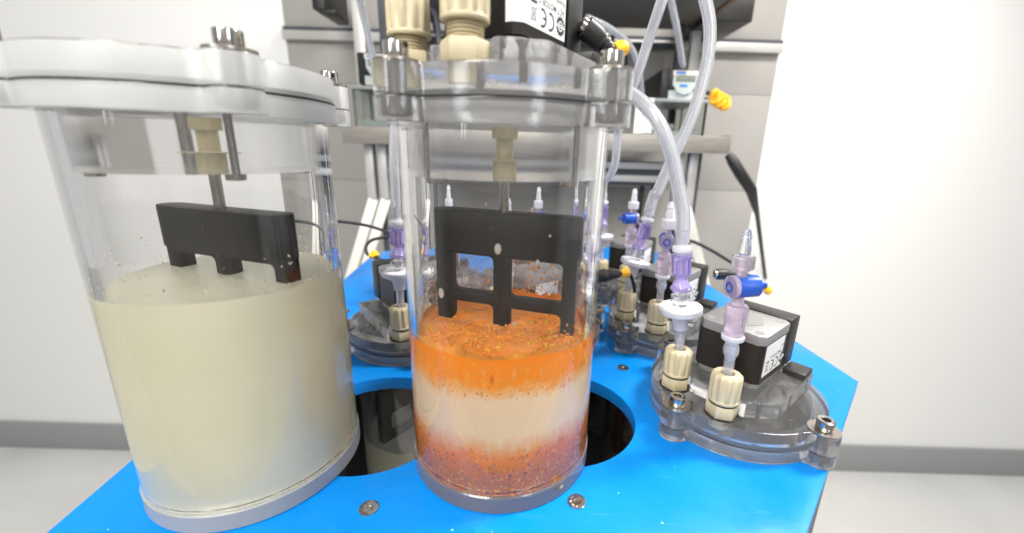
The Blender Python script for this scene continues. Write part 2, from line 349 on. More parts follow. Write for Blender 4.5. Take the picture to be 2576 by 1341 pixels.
def sweep(bm, pts, r, seg=12, mi=0, cap=True, ratio=1.0, flip=False):
    rings = []; T0 = None; nrm = None
    for i, p in enumerate(pts):
        t = (pts[min(i+1, len(pts)-1)]-pts[max(i-1, 0)]).normalized()
        if nrm is None:
            a = Vector((0, 0, 1)) if abs(t.z) < .9 else Vector((1, 0, 0)); nrm = t.cross(a).normalized()
        else:
            nrm = (nrm-t*nrm.dot(t)).normalized()
        bn = t.cross(nrm); rr = r[i] if isinstance(r, (list, tuple)) else r
        rings.append([bm.verts.new(p+rr*(math.cos(2*math.pi*k/seg)*nrm+ratio*math.sin(2*math.pi*k/seg)*bn)) for k in range(seg)])
    for A, B in zip(rings[:-1], rings[1:]):
        for k in range(seg):
            f = bm.faces.new((A[k], A[(k+1) % seg], B[(k+1) % seg], B[k])); f.material_index = mi
    if cap:
        for q in (list(reversed(rings[0])), rings[-1]):
            f = bm.faces.new(q); f.material_index = mi
    return rings
def hose(name, pts, ro, ri, label, group=None, n=10, cat='hose'):
    bm = bmesh.new(); P = catmull(pts, n)
    a = sweep(bm, P, ro, 16, cap=False); b = sweep(bm, P, ri, 16, cap=False)
    for A, B in ((a[0], b[0]), (a[-1], b[-1])):
        for k in range(16): bm.faces.new((A[k], A[(k+1) % 16], B[(k+1) % 16], B[k]))
    return tag(finish(bm, name, 'pvc', angle=60), label, cat, group)
def cable(name, pts, r, label, mat='rubber', n=10, group=None):
    bm = bmesh.new(); sweep(bm, catmull(pts, n), r, 10)
    return tag(finish(bm, name, mat, angle=60), label, 'cable', group)
def prism(outer, holes, z0, z1, bev=0, mats=1):
    """closed plate from a 2-D outline with holes; material 0 flat faces, material 1 edges"""
    bm = bmesh.new(); loops = [outer]+list(holes); edges = []; vl = []
    for lp in loops:
        vs = [bm.verts.new((x, y, z1)) for x, y in lp]; vl.append(vs)
        edges += [bm.edges.new((vs[i], vs[(i+1) % len(vs)])) for i in range(len(vs))]
    bmesh.ops.triangle_fill(bm, edges=edges, use_beauty=True, use_dissolve=False)
    top = bm.faces[:]
    lo = {v: bm.verts.new((v.co.x, v.co.y, z0)) for vs in vl for v in vs}
    for f in top: bm.faces.new([lo[v] for v in reversed(f.verts)])
    for vs in vl:
        for i in range(len(vs)):
            a, b_ = vs[i], vs[(i+1) % len(vs)]
            f = bm.faces.new((a, b_, lo[b_], lo[a])); f.material_index = 1 if mats > 1 else 0
    bmesh.ops.recalc_face_normals(bm, faces=bm.faces[:])
    if bev:
        es = [e for e in bm.edges if len(e.link_faces) == 2 and e.link_faces[0].normal.angle(e.link_faces[1].normal) > R(70) and abs(e.verts[0].co.z-e.verts[1].co.z) < 1e-4]
        bmesh.ops.bevel(bm, geom=es, offset=bev, segments=2, affect='EDGES', profile=.5, material=0)
    return bm
def circ(cx, cy, r, n=64): return [(cx+r*math.cos(2*math.pi*i/n), cy+r*math.sin(2*math.pi*i/n)) for i in range(n)]
def rrect(x0, y0, x1, y1, r, n=6):
    o = []
    for (cx, cy, a0) in ((x1-r, y1-r, 0), (x0+r, y1-r, 90), (x0+r, y0+r, 180), (x1-r, y0+r, 270)):
        for i in range(n+1): a = R(a0+90*i/n); o.append((cx+r*math.cos(a), cy+r*math.sin(a)))
    return o
def lug_outline(Rm=5.45, rl=5.72, lr=.88, fil=.7, n=4):
    """round outline with n bolt lugs blended by fillets"""
    out = []; N = 288
    for i in range(N):
        a = 2*math.pi*i/N; best = Rm
        for k in range(n):
            d = (a-R(49+90*k)+math.pi) % (2*math.pi)-math.pi
            s = rl*math.sin(d)
            if abs(s) < lr and math.cos(d) > 0: best = max(best, rl*math.cos(d)+math.sqrt(lr*lr-s*s))
            # smooth fillet skirt
            g = Rm+(rl+lr-Rm)*math.exp(-(d/.155)**4)*.55
            best = max(best, g)
        out.append((best*math.cos(a), best*math.sin(a)))
    return out

# ------------------------------------------------------------------ the bioreactor (origin on the underside of its flange)
MR = R(-31)                       # turn of the motor
GA, GB = R(206.4), R(254)         # the two cable glands
GR = 4.35
def notch(poly, cx, cy, r):
    n = len(poly); ins = [math.hypot(x-cx, y-cy) < r for x, y in poly]
    if not any(ins): return poly
    k = next(i for i in range(n) if not ins[i] and ins[(i+1) % n]); P = poly[k:]+poly[:k]; I = ins[k:]+ins[:k]
    j = max(i for i in range(n) if I[i]); a0 = math.atan2(P[0][1]-cy, P[0][0]-cx); a1 = math.atan2(P[(j+1) % n][1]-cy, P[(j+1) % n][0]-cx)
    ac = math.atan2(-cy, -cx)
    d1 = (a1-a0) % (2*math.pi)
    mid = a0+d1/2
    if math.cos(mid-ac) < 0: d1 -= 2*math.pi
    arc = [(cx+r*math.cos(a0+d1*t/14), cy+r*math.sin(a0+d1*t/14)) for t in range(1, 14)]
    return [P[0]]+arc+P[j+1:]
def motor_plate_outline():
    h = 3.55; c = h*2*.5; pts = []
    # square in the motor frame, front corner (x', -y') chamfered
    ch = 1.35
    cor = [(h, h), (-h, h), (-h, -h), (h-ch, -h), (h, -h+ch)]
    dense = []
    for i in range(len(cor)):
        a, b = cor[i], cor[(i+1) % len(cor)]; L = math.hypot(b[0]-a[0], b[1]-a[1]); n = max(4, int(L*12))
        for k in range(n): dense.append((a[0]+(b[0]-a[0])*k/n, a[1]+(b[1]-a[1])*k/n))
    ca, sa = math.cos(MR), math.sin(MR)
    P = [(x*ca-y*sa, x*sa+y*ca) for x, y in dense]
    for g in (GA, GB): P = notch(P, GR*math.cos(g), GR*math.sin(g), 1.02)
    return P

def hexprism(bm, r, z0, z1, mi=0, ch=.08):
    lathe(bm, [(r*.93, z0), (r, z0+ch), (r, z1-ch), (r*.93, z1)], 6, mi)
def cap_nut(name, parent, z0):
    bm = bmesh.new(); n = 12
    def rm(a, z):
        if z < z0+.22 or z > z0+1.72: return 1
        s = .5+.5*math.cos(n*a); return 1+.115*(s**.7 if s > 0 else 0)-.055
    lathe(bm, [(.66, z0), (.86, z0), (.90, z0+.05), (.90, z0+.17), (.87, z0+.2), (.86, z0+.28), (.855, z0+1.0), (.845, z0+1.6), (.80, z0+1.70), (.74, z0+1.76), (.66, z0+1.80), (.42, z0+1.80), (.40, z0+1.74), (.40, z0+1.2), (.02, z0+1.2)], 96, 0, cap=True, rmod=rm)
    return finish(bm, name, 'beige', parent, angle=50)
def gland(parent, g, raised):
    e = GR; loc = (e*math.cos(g), e*math.sin(g), 2.05)
    bm = bmesh.new()
    lathe(bm, [(.5, -.7), (.5, .0)], 24); hexprism(bm, .92, .02, .84); lathe(bm, [(.60, .84), (.60, 1.75)], 32)
    o = finish(bm, 'cable_gland', 'beige', parent, loc=loc)
    o.rotation_euler = (0, 0, random.uniform(0, 1))
    if raised:
        bm = bmesh.new(); z = .86; prof = []
        while z < 1.62: prof += [(.60, z), (.70, z+.045), (.70, z+.065), (.60, z+.11)]; z += .13
        lathe(bm, prof, 40); finish(bm, 'thread', 'beige', o); cz = 1.42 if g == GB else 1.38
    else:
        cz = .97
    cn = cap_nut('cap_nut', o, cz)
    if raised: cn.scale = (1, 1, .94); cn.location.z = cz*.06
    bm = bmesh.new(); lathe(bm, [(.6, cz-.13), (.83, cz-.11), (.83, cz-.01), (.6, cz-.01)], 40)
    if not raised: finish(bm, 'gasket', 'rubber', o)
    else: bm.free()
    bm = bmesh.new(); lathe(bm, [(.80, .005), (.98, .005), (.98, .06), (.80, .06)], 40, closed=True)
    if not raised: finish(bm, 'seal_ring', 'rubber', o)
    else: bm.free()
    return o

def lettering(bm, text, size, T, mi):
    c = bpy.data.curves.new('t', 'FONT'); c.body = text; c.size = size; c.align_x = 'LEFT'; c.resolution_u = 3; c.offset = .004*size
    o = bpy.data.objects.new('t', c); COL.objects.link(o)
    me = bpy.data.meshes.new_from_object(o.evaluated_get(bpy.context.evaluated_depsgraph_get()))
    n0 = len(bm.verts); f0 = len(bm.faces); bm.from_mesh(me); bm.verts.ensure_lookup_table(); bm.faces.ensure_lookup_table()
    xf(bm, n0, T)
    for f in bm.faces[f0:]: f.material_index = mi
    bpy.data.objects.remove(o); bpy.data.curves.remove(c); bpy.data.meshes.remove(me)
def flat_poly(bm, pts, T, mi):
    f = bm.faces.new([bm.verts.new(T @ Vector((x, y, 0))) for x, y in pts]); f.material_index = mi
def flat_arc(bm, cx, cy, r0, r1, a0, a1, T, mi, n=18):
    I = [(cx+r0*math.cos(R(a0+(a1-a0)*i/n)), cy+r0*math.sin(R(a0+(a1-a0)*i/n))) for i in range(n+1)]
    O = [(cx+r1*math.cos(R(a0+(a1-a0)*i/n)), cy+r1*math.sin(R(a0+(a1-a0)*i/n))) for i in range(n+1)]
    for i in range(n): flat_poly(bm, [I[i], O[i], O[i+1], I[i+1]], T, mi)
def strokes(bm, segs, w, T, mi):
    for (x0, y0, x1, y1) in segs:
        d = Vector((x1-x0, y1-y0)); L = d.length; nx, ny = -d.y/L*w/2, d.x/L*w/2
        flat_poly(bm, [(x0+nx, y0+ny), (x0-nx, y0-ny), (x1-nx, y1-ny), (x1+nx, y1+ny)], T, mi)

def motor(parent, z0, big_label):
    """stepper motor in its own frame: +x label side, +y connector side; turned by MR"""
    def sq(h, c): return [(h, -h+c), (h, h-c), (h-c, h), (-h+c, h), (-h, h-c), (-h, -h+c), (-h+c, -h), (h-c, -h)]
    # laminated body: thin stacked sheets
    bm = bmesh.new(); z = z0+.42; zt = z0+3.0; prev = None; k = 0
    while z < zt:
        for (h, dz) in ((2.085, .0), (2.10, .012), (2.10, .05), (2.085, .062)):
            ring = [bm.verts.new((x, y, z+dz)) for x, y in sq(h, .33)]
            if prev:
                for i in range(8): bm.faces.new((prev[i], prev[(i+1) % 8], ring[(i+1) % 8], ring[i]))
            else: bm.faces.new(list(reversed(ring)))
            prev = ring
        z += .072
    bm.faces.new(prev)
    body = finish(bm, 'stepper_motor', 'lam', parent, angle=20); body.rotation_euler = (0, 0, MR)
    for (a, b) in ((z0+.004, z0+.41), (zt+.01, zt+.66)):
        bm = prism(sq(2.115 if a > z0+1 else 2.02, .38), [], a, b, .06)
        if a > z0+1:
            for sx in (-1, 1):
                for sy in (-1, 1): lathe(bm, [(.28, b-.02), (.28, b+.02)], 16, T=Matrix.Translation((1.55*sx, 1.55*sy, 0)))
            lathe(bm, [(1.1, b-.02), (1.1, b+.03)], 32)
        finish(bm, 'end_cap', 'alu', body)
    bm = bmesh.new(); box8(bm, (-2.1, 2.125, z0+.35), (2.1, 3.65, z0+3.75), 0, .1)
    box8(bm, (-1.7, 2.15, z0+.1), (1.6, 4.6, z0+.45), 0, .05); box8(bm, (2.15, 1.9, z0+.01), (3.5, 3.45, z0+.42), 0, .06)
    finish(bm, 'connector_box', 'blackplastic', body)
    # rating label, mounted upside down
    bm = bmesh.new(); X = 2.118
    zl0, zl1 = (z0+.86, z0+2.96)
    w0, w1 = (-1.72, 1.74) if big_label else (-1.6, 1.3)
    box8(bm, (X-.012, w0, zl0), (X, w1, zl1), 0)
    if big_label:     # wraps round the front corner
        c = .33
        P = [(2.115, -1.72), (2.115, -2.1+c), (2.115-c, -2.115), (1.45, -2.115)]
        for (a, b) in zip(P[:-1], P[1:]):
            f = bm.faces.new([bm.verts.new((a[0], a[1], zl0)), bm.verts.new((b[0], b[1], zl0)), bm.verts.new((b[0], b[1], zl1)), bm.verts.new((a[0], a[1], zl1))])
    # frame of the print: u runs right-to-left across the face (upside down), v runs down
    T = Matrix(((0, 0, 1, X+.004), (-1, 0, 0, 0), (0, -1, 0, 0), (0, 0, 0, 1)))   # (u,v) -> y=-u, z=-v
    T = Matrix.Translation((0, 0, 0)) @ T
    def TT(u, v): return T @ Matrix.Translation((u, v, 0))
    zb = zl0
    gx, gz = -1.28, -(zb+.55)
    g = []
    for i in range(56):
        a = 2*math.pi*i/56; r = .42 if (i//2) % 2 else .36
        g.append((gx+r*math.cos(a), gz+r*math.sin(a)))
    flat_poly(bm, g, T, 1)
    T2 = Matrix.Translation((.002, 0, 0)) @ T
    flat_arc(bm, gx, gz, .15, .22, 25, 155, T2, 0); flat_arc(bm, gx, gz, .15, .22, 205, 335, T2, 0)
    strokes(bm, [(gx-.44, gz, gx+.44, gz)], .15, T2, 0)
    lettering(bm, 'ACT MOTOR', .12, Matrix.Translation((.003, 0, 0)) @ TT(gx-.37, gz-.045), 1)
    cz = -(zb+.50)
    flat_arc(bm, -.33, cz, .27, .37, 70, 290, T, 1); flat_arc(bm, .35, cz, .27, .37, 70, 290, T, 1); strokes(bm, [(.03, cz, .30, cz)], .09, T, 1)
    bz = -(zb+.48); bx_ = 1.05
    strokes(bm, [(bx_-.24, bz-.3, bx_+.24, bz+.3), (bx_+.24, bz-.3, bx_-.24, bz+.3), (bx_-.15, bz+.18, bx_-.10, bz-.2), (bx_+.15, bz+.18, bx_+.10, bz-.2), (bx_-.19, bz+.2, bx_+.19, bz+.2), (bx_-.1, bz-.2, bx_+.1, bz-.2)], .03, T, 1)
    strokes(bm, [(bx_-.24, bz-.42, bx_+.24, bz-.42)], .1, T, 1) if not big_label else strokes(bm, [(bx_-.24, bz-.46, bx_+.24, bz-.46)], .12, T, 1)
    lettering(bm, 'ACT MOTOR G', .34, TT(-1.62, -(zb+1.22)), 1)
    lettering(bm, 'Rosenh', .27, TT(-1.62, -(zb+1.56)), 1)
    lettering(bm, '28', .27, TT(-1.62, -(zb+1.90)), 1)
    finish(bm, 'rating_label', ['silverlabel', 'ink'], body, recalc=False)
    return body

def impeller(parent, zoff):
    """paddle: thick rounded head, flat blade with four windows"""
    bm = bmesh.new()
    st = []
    hw, th = 4.1, .66
    for i in range(13): a = R(-90+180*i/12); st.append((hw-th*1.2+th*1.2*math.cos(a), th*math.sin(a)))
    for i in range(13): a = R(90+180*i/12); st.append((-hw+th*1.2+th*1.2*math.cos(a), th*math.sin(a)))
    b1 = prism(st, [], zoff+12.0, zoff+14.05, .04)
    me = bpy.data.meshes.new('tmp'); b1.to_mesh(me); b1.free(); bm.from_mesh(me)
    out = [(-3.92, 3.0), (3.92, 3.0), (3.92, 12.05), (-3.92, 12.05)]
    holes = [rrect(-3.02, 9.6, -.46, 11.72, .28), rrect(.32, 9.55, 3.25, 11.72, .28), rrect(-3.02, 4.2, -.46, 9.05, .28), rrect(.32, 4.2, 3.25, 9.0, .28)]
    b2 = prism(out, holes, -.38, .38, .03)
    bmesh.ops.transform(b2, matrix=Matrix(((1, 0, 0, 0), (0, 0, -1, 0), (0, 1, 0, zoff), (0, 0, 0, 1))), verts=b2.verts[:])
    b2.to_mesh(me); b2.free(); bm.from_mesh(me); bpy.data.meshes.remove(me)
    lathe(bm, [(.45, zoff+3.0), (.45, zoff+12.1)], 24)
    o = finish(bm, 'impeller', 'pom', parent, recalc=True); o.rotation_euler = (0, 0, R(-16.7))
    bm = bmesh.new(); lathe(bm, [(.11, 0), (.11, .03)], 16, T=Matrix.Translation((-.42, -.665, zoff+13.25)) @ Matrix.Rotation(R(90), 4, 'X'))
    finish(bm, 'set_screw', 'rubber', o)
    return o

def reactor(name, raised=False, acr='acrylic', edge='frost', big_label=False, with_motor=True, base_mat='acrylic'):
    t = empty(name)
    bm = bmesh.new()
    lathe(bm, [(4.55, -17.05), (5.0, -17.05), (5.0, .8), (4.55, .8)], 128, closed=True)
    finish(bm, 'vessel_tube', 'tubeglass', t)
    bm = bmesh.new(); lathe(bm, [(5.0, -18.05), (5.07, -17.98), (5.07, -17.13), (5.01, -17.07)], 128)
    finish(bm, 'base_disc', base_mat, t)
    ol = lug_outline()
    bm = prism(ol, [circ(0, 0, 5.03, 96)], 0, .87, .035, mats=2); finish(bm, 'flange_ring', [acr, edge], t, angle=30)
    # lid with its plug in one piece
    bm = bmesh.new(); n = len(ol)
    top = [bm.verts.new((x, y, 2.05)) for x, y in ol]; bot = [bm.verts.new((x, y, .93)) for x, y in ol]
    bm.faces.new(top)
    for i in range(n): bm.faces.new((top[i], bot[i], bot[(i+1) % n], top[(i+1) % n])).material_index = 1
    pc = circ(0, 0, 4.48, 96); pt = [bm.verts.new((x, y, .93)) for x, y in pc]; pb = [bm.verts.new((x, y, -2.15)) for x, y in pc]
    es = [bm.edges.get((bot[i], bot[(i+1) % n])) for i in range(n)]+[bm.edges.new((pt[i], pt[(i+1) % 96])) for i in range(96)]
    bmesh.ops.triangle_fill(bm, edges=es, use_beauty=True)
    for i in range(96): bm.faces.new((pt[i], pb[i], pb[(i+1) % 96], pt[(i+1) % 96])).material_index = 2
    bm.faces.new(pb).material_index = 2
    bmesh.ops.recalc_face_normals(bm, faces=bm.faces[:])
    be = [e for e in bm.edges if len(e.link_faces) == 2 and e.link_faces[0].normal.angle(e.link_faces[1].normal) > R(70) and abs(e.verts[0].co.z-e.verts[1].co.z) < 1e-4 and e.verts[0].co.z > 1]
    bmesh.ops.bevel(bm, geom=be, offset=.05, segments=2, affect='EDGES', profile=.5)
    finish(bm, 'lid', [acr, edge, 'softfrost'], t, angle=30)
    bm = bmesh.new(); lathe(bm, [(5.30+.10*math.cos(a), .93+.19*math.sin(a)) for a in [2*math.pi*k/12 for k in range(12)]], 96, closed=True)
    finish(bm, 'o_ring', 'rubber', t)
    for k in range(4):
        a = R(49+90*k); x, y = 5.72*math.cos(a), 5.72*math.sin(a)
        bm = prism(circ(0, 0, .46, 40), [circ(0, 0, .25, 6)], 2.16, 2.76, .035)
        lathe(bm, [(.26, 2.3), (.26, 2.42)], 12)
        o = finish(bm, 'lug_bolt', 'chrome', t, loc=(x, y, 0))
        bm = bmesh.new(); lathe(bm, [(.25, .2), (.25, 2.3)], 24); finish(bm, 'shank', 'darksteel', o)
        bm = bmesh.new(); lathe(bm, [(.26, 2.06), (.84, 2.06), (.84, 2.15), (.26, 2.15)], 40, closed=True); finish(bm, 'washer', 'washer', o)
        bm = bmesh.new(); lathe(bm, [(.26, .24), (.45, .24), (.45, .80), (.26, .80)], 32, closed=True); finish(bm, 'threaded_insert', 'darksteel', o)
    if with_motor:
        bm = prism(motor_plate_outline(), [], 2.056, 3.1, .03, mats=2); finish(bm, 'motor_plate', [acr, edge], t, angle=25)
        for (x, y) in ((2.95, -2.95), (2.95, 2.95), (-2.95, 2.95), (2.95, 0)):
            ca, sa = math.cos(MR), math.sin(MR)
            if (x, y) == (2.95, -2.95): x, y = 2.45, -2.45
            bm = bmesh.new(); lathe(bm, [(.15, 1.5), (.15, 2.85), (.3, 3.085), (.02, 3.085)], 20)
            finish(bm, 'plate_screw', 'darksteel', t, loc=(x*ca-y*sa, x*sa+y*ca, 0))
        gland(t, GA, raised); gland(t, GB, raised)
        motor(t, 3.11, big_label)
    bm = bmesh.new(); lathe(bm, [(.24, -7.5), (.24, .0)], 24); finish(bm, 'shaft', 'steel', t)
    bm = bmesh.new(); lathe(bm, [(.40, -2.17), (.40, -1.45), (.8, -1.43), (.8, -1.39), (.29, -1.37), (.29, -.5), (.42, -.48), (.42, .02)], 32); finish(bm, 'bearing', 'brass', t)
    for (x, y) in ((-2.75, -2.75), (2.9, -2.6), (2.75, 2.75), (-2.75, 2.75)):
        bm = bmesh.new(); lathe(bm, [(.31, -2.42), (.35, -2.38), (.35, -2.16)], 20); lathe(bm, [(.14, -2.2), (.14, 1.0)], 16)
        finish(bm, 'plug_screw', 'steel', t, loc=(x, y, 0))
    impeller(t, -18.05)
    return t

# ------------------------------------------------------------------ bench
GX = Vector((12.02, 1.10)); GY = Vector((-1.05, 12.0)); H0 = Vector((3.66, 3.19))       # grid of the holes
def gp(i, j): return H0+GX*i+GY*j
ux = GX.normalized(); uy = GY.normalized()
def benchpt(a, b): v = H0+ux*a+uy*b; return (v.x, v.y)
outline = [benchpt(-24.4, -10.2), benchpt(9.5, -10.6), benchpt(24.6, 3), benchpt(24.6, 46), benchpt(18, 50), benchpt(-18, 50), benchpt(-24.4, 44)]
holes_at = [gp(-1, 0), gp(0, 0), gp(1, 0), gp(-1, 1), gp(0, 1), gp(1, 1), gp(-1, 2), gp(0, 2), gp(1, 2)]
bench = empty('reactor_bench', (0, 0, 0)); tag(bench, 'bright blue plastic bench plate with round openings that the clear jars hang in', 'bench')
bm = prism(outline, [circ(h.x, h.y, 5.06 if k > 1 else 5.0, 96) for k, h in enumerate(holes_at)], -1.0, 0, .05)
finish(bm, 'top_plate', 'plate', bench)
bm = bmesh.new()
inn = [(x*.985, (y-10)*.985+10) for x, y in outline]
for i in range(1, len(inn)):                       # unseen front left open so room light reaches the sunken jars
    a, b = inn[i], inn[(i+1) % len(inn)]
    q = [bm.verts.new((a[0], a[1], -1.02)), bm.verts.new((b[0], b[1], -1.02)), bm.verts.new((b[0], b[1], -24)), bm.verts.new((a[0], a[1], -24))]; bm.faces.new(q)
bm.faces.new([bm.verts.new((x, y, -24)) for x, y in inn])
bmesh.ops.remove_doubles(bm, verts=bm.verts[:], dist=1e-4)
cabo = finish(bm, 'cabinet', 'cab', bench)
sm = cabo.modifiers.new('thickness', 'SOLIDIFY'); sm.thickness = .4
def plate_screw():
    bm = prism(circ(0, 0, .47, 40), [circ(0, 0, .14, 6)], 0, .075, .02); lathe(bm, [(.15, .03), (.15, .035)], 6)
    for k in range(9):                                   # raised grade marks round the head
        a = R(k*40+10); box(bm, (.33*math.cos(a), .33*math.sin(a), .08), (.09, .045, .03), T=None)
    return finish(bm, 'countersunk_screw', 'chrome', bench)
ps = plate_screw(); first = True
for (x, y) in ((-6.15, -4.93), (4.11, -4.17), (9.25, 9.47), (-18.22, 19.85), (-2.7, 8.6), (8.2, 21.4), (-3.7, 20.6)):
    o = ps if first else copy_tree(ps); first = False
    o.location = (x, y, .004); o.rotation_euler = (0, 0, random.uniform(0, 6))

# ------------------------------------------------------------------ the reactors
main = reactor('bioreactor', raised=True, big_label=True, base_mat='basefrost'); main.location = (0, 0, 18.05)
tag(main, 'clear jar of orange slurry standing lifted out on the blue plate in the foreground', 'bioreactor', 'clear bioreactor jars')
proto = reactor('bioreactor', raised=False); p1 = gp(1, 0); proto.location = (p1.x, p1.y, .004); proto.rotation_euler = (0, 0, R(-18.5))
tag(proto, 'nearest seated bioreactor at the right edge, its motor behind two beige glands', 'bioreactor', 'clear bioreactor jars')
for (i, j, rot, lab) in ((1, 1, -12, 'seated bioreactor behind the nearest right one, white label on its motor'),
                         (-1, 1, 70, 'seated bioreactor left of the tall jar, motor cable with a yellow tie at its back'),
                         (0, 1, -30, 'seated bioreactor hidden directly behind the tall orange jar, black plug poking out right'),
                         (1, 2, 0, 'farthest right seated bioreactor, its silver motor top below the blue stopcock'),
                         (0, 2, 30, 'far seated bioreactor behind the black paddle, only its white barb seen through the jar'),
                         (-1, 2, 40, 'far left seated bioreactor beyond the one beside the tall jar')):
    c = copy_tree(proto); q = gp(i, j); c.location = (q.x, q.y, .004); c.rotation_euler = (0, 0, R(rot)); tag(c, lab)
left = reactor('bioreactor', acr='acrylic', edge='whitefrost', with_motor=False, base_mat='whitefrost'); left.location = (-13.45, -1.5, 18.05); left.rotation_euler = (0, 0, R(-1))
tag(left, 'clear jar of pale cream broth standing at the left edge on a frosted white base', 'bioreactor', 'clear bioreactor jars')

def liquid(name, mat, loc, z0, z1, label, bumpy=True, rad=4.57, seed=0):
    bm = bmesh.new(); seg = 200; nr = 60
    rings = []
    ct = bm.verts.new((0, 0, z1))
    def h(x, y):
        p = Vector((x*.35, y*.35, seed)); v = .20*mnoise.noise(p)+.10*mnoise.noise(p*3.1)+.04*mnoise.noise(p*8)+.03*mnoise.noise(p*19)
        r = math.hypot(x, y)
        return z1+(v if bumpy else v*.15)+(.16*max(0, (r-3.9)/.67)**2 if bumpy else 0)
    ct.co.z = h(0, 0)
    for k in range(1, nr+1):
        r = rad*k/nr
        rings.append([bm.verts.new((r*math.cos(2*math.pi*i/seg), r*math.sin(2*math.pi*i/seg), h(r*math.cos(2*math.pi*i/seg), r*math.sin(2*math.pi*i/seg)))) for i in range(seg)])
    for i in range(seg): bm.faces.new((ct, rings[0][i], rings[0][(i+1) % seg]))
    for A, B in zip(rings[:-1], rings[1:]):
        for i in range(seg): bm.faces.new((A[i], B[i], B[(i+1) % seg], A[(i+1) % seg]))
    lo = [bm.verts.new((v.co.x, v.co.y, z0)) for v in rings[-1]]
    for i in range(seg): bm.faces.new((rings[-1][i], lo[i], lo[(i+1) % seg], rings[-1][(i+1) % seg]))
    bm.faces.new(list(reversed(lo)))
    return tag(finish(bm, name, mat, loc=loc, angle=50), label, 'liquid')
liquid('slurry', 'slurry', (0, 0, 0), 1.03, 8.0, 'layered slurry in the front jar, orange crust, cream middle and red sediment', seed=3.3)
liquid('broth', 'milk', (-13.45, -1.5, 0), 1.03, 10.9, 'pale cream green broth filling the jar at the left edge', bumpy=False, seed=1)
for (i, j, m, z1, lab) in ((-1, 1, 'milk', -9.0, 'milky broth in the sunken jar seen through the left plate opening'), (0, 1, 'amber', -2.6, 'dark amber broth in the sunken jar seen through the right plate opening'), (1, 0, 'amber', -6.5, 'dark red broth below the nearest right motor, under the blue plate')):
    q = gp(i, j); liquid('broth', m, (q.x, q.y, -18.05+.004), 1.03, 18.05+z1, lab, bumpy=False, seed=2)

# pulp thrown onto the wall of the main jar, and drops
_ib = bmesh.new(); bmesh.ops.create_icosphere(_ib, subdivisions=1, radius=1); _ib.verts.index_update()
BV = [v.co.copy() for v in _ib.verts]; BF = [tuple(v.index for v in f.verts) for f in _ib.faces]; _ib.free()
def blobs(name, mats, Ts, label, cat):
    """many small blobs in one mesh, each a squashed icosphere placed by its matrix"""
    V, F, MI = [], [], []
    for T in Ts:
        n0 = len(V); mi = random.randrange(len(mats))
        V += [T @ v for v in BV]; F += [tuple(i+n0 for i in f) for f in BF]; MI += [mi]*len(BF)
    me = bpy.data.meshes.new(name); me.from_pydata(V, [], F)
    for m in mats: me.materials.append(MT[m])
    me.polygons.foreach_set('material_index', MI); me.shade_smooth()
    o = bpy.data.objects.new(name, me); COL.objects.link(o)
    return tag(o, label, cat, kind='stuff')
def splatter(name, mats, n, zr, ar, size, label, rr=4.53, zpow=1):
    Ts = []
    for k in range(n):
        a = R(random.uniform(*ar)); z = zr[0]+(zr[1]-zr[0])*random.random()**zpow
        s = size*random.uniform(.45, 1.3)
        Ts.append(Matrix.Translation((rr*math.cos(a), rr*math.sin(a), z)) @ Matrix.Rotation(a, 4, 'Z') @ Matrix.Rotation(random.uniform(-.9, .9), 4, 'X') @ Matrix.Diagonal((.035, s*random.uniform(.4, .9), s*random.uniform(.7, 1.9), 1)))
    return blobs(name, mats, Ts, label, 'splashes')
splatter('pulp_bits', ['pulp', 'pulp', 'yellowpulp'], 650, (7.8, 10.0), (0, 360), .075, 'orange pulp bits stuck round the jar wall just above the slurry', zpow=3.5)
splatter('pulp_bits', ['yellowpulp', 'pulp'], 60, (8.0, 10.6), (40, 110), .10, 'larger yellow pulp flecks on the back wall of the orange jar', zpow=1.5)
splatter('condensation', ['water'], 600, (8.4, 12.4), (25, 155), .05, 'fine water drops on the far wall of the orange jar behind the paddle')
splatter('condensation', ['water'], 500, (8.3, 11), (155, 215), .045, 'fine water drops on the left wall of the orange jar above the slurry')
bm = bmesh.new(); A = []
for r_ in (4.535, 4.528):
    A.append([[bm.verts.new((r_*math.cos(R(28+124*i/60)), r_*math.sin(R(28+124*i/60)), z)) for i in range(61)] for z in (8.5, 9.5, 10.5, 11.5, 12.3)])
for sh in A:
    for p_, q_ in zip(sh[:-1], sh[1:]):
        for i in range(60): bm.faces.new((p_[i], p_[i+1], q_[i+1], q_[i]))
tag(finish(bm, 'fog_film', 'fog', angle=60), 'thin fog of condensation on the far wall of the orange jar behind the paddle', 'fog', kind='stuff')
bm = bmesh.new()
for (a, z, s) in ((-89, 13.2, .17), (-121, 11.0, .17), (-133, 13.3, .1), (-68.5, 12.6, .09), (-95, 15.0, .05), (-72, 14.8, .07), (-62, 13.7, .05), (-80, 9.9, .08)):
    n0 = len(bm.verts); bmesh.ops.create_icosphere(bm, subdivisions=3, radius=1)
    xf(bm, n0, Matrix.Translation((4.55*math.cos(R(a)), 4.55*math.sin(R(a)), z)) @ Matrix.Rotation(R(a), 4, 'Z') @ Matrix.Diagonal((.06, s*.8, s*1.35, 1)))
tag(finish(bm, 'droplets', 'milkdrop', angle=80), 'large milky drops hanging on the inside front of the orange jar', 'droplets', kind='stuff')
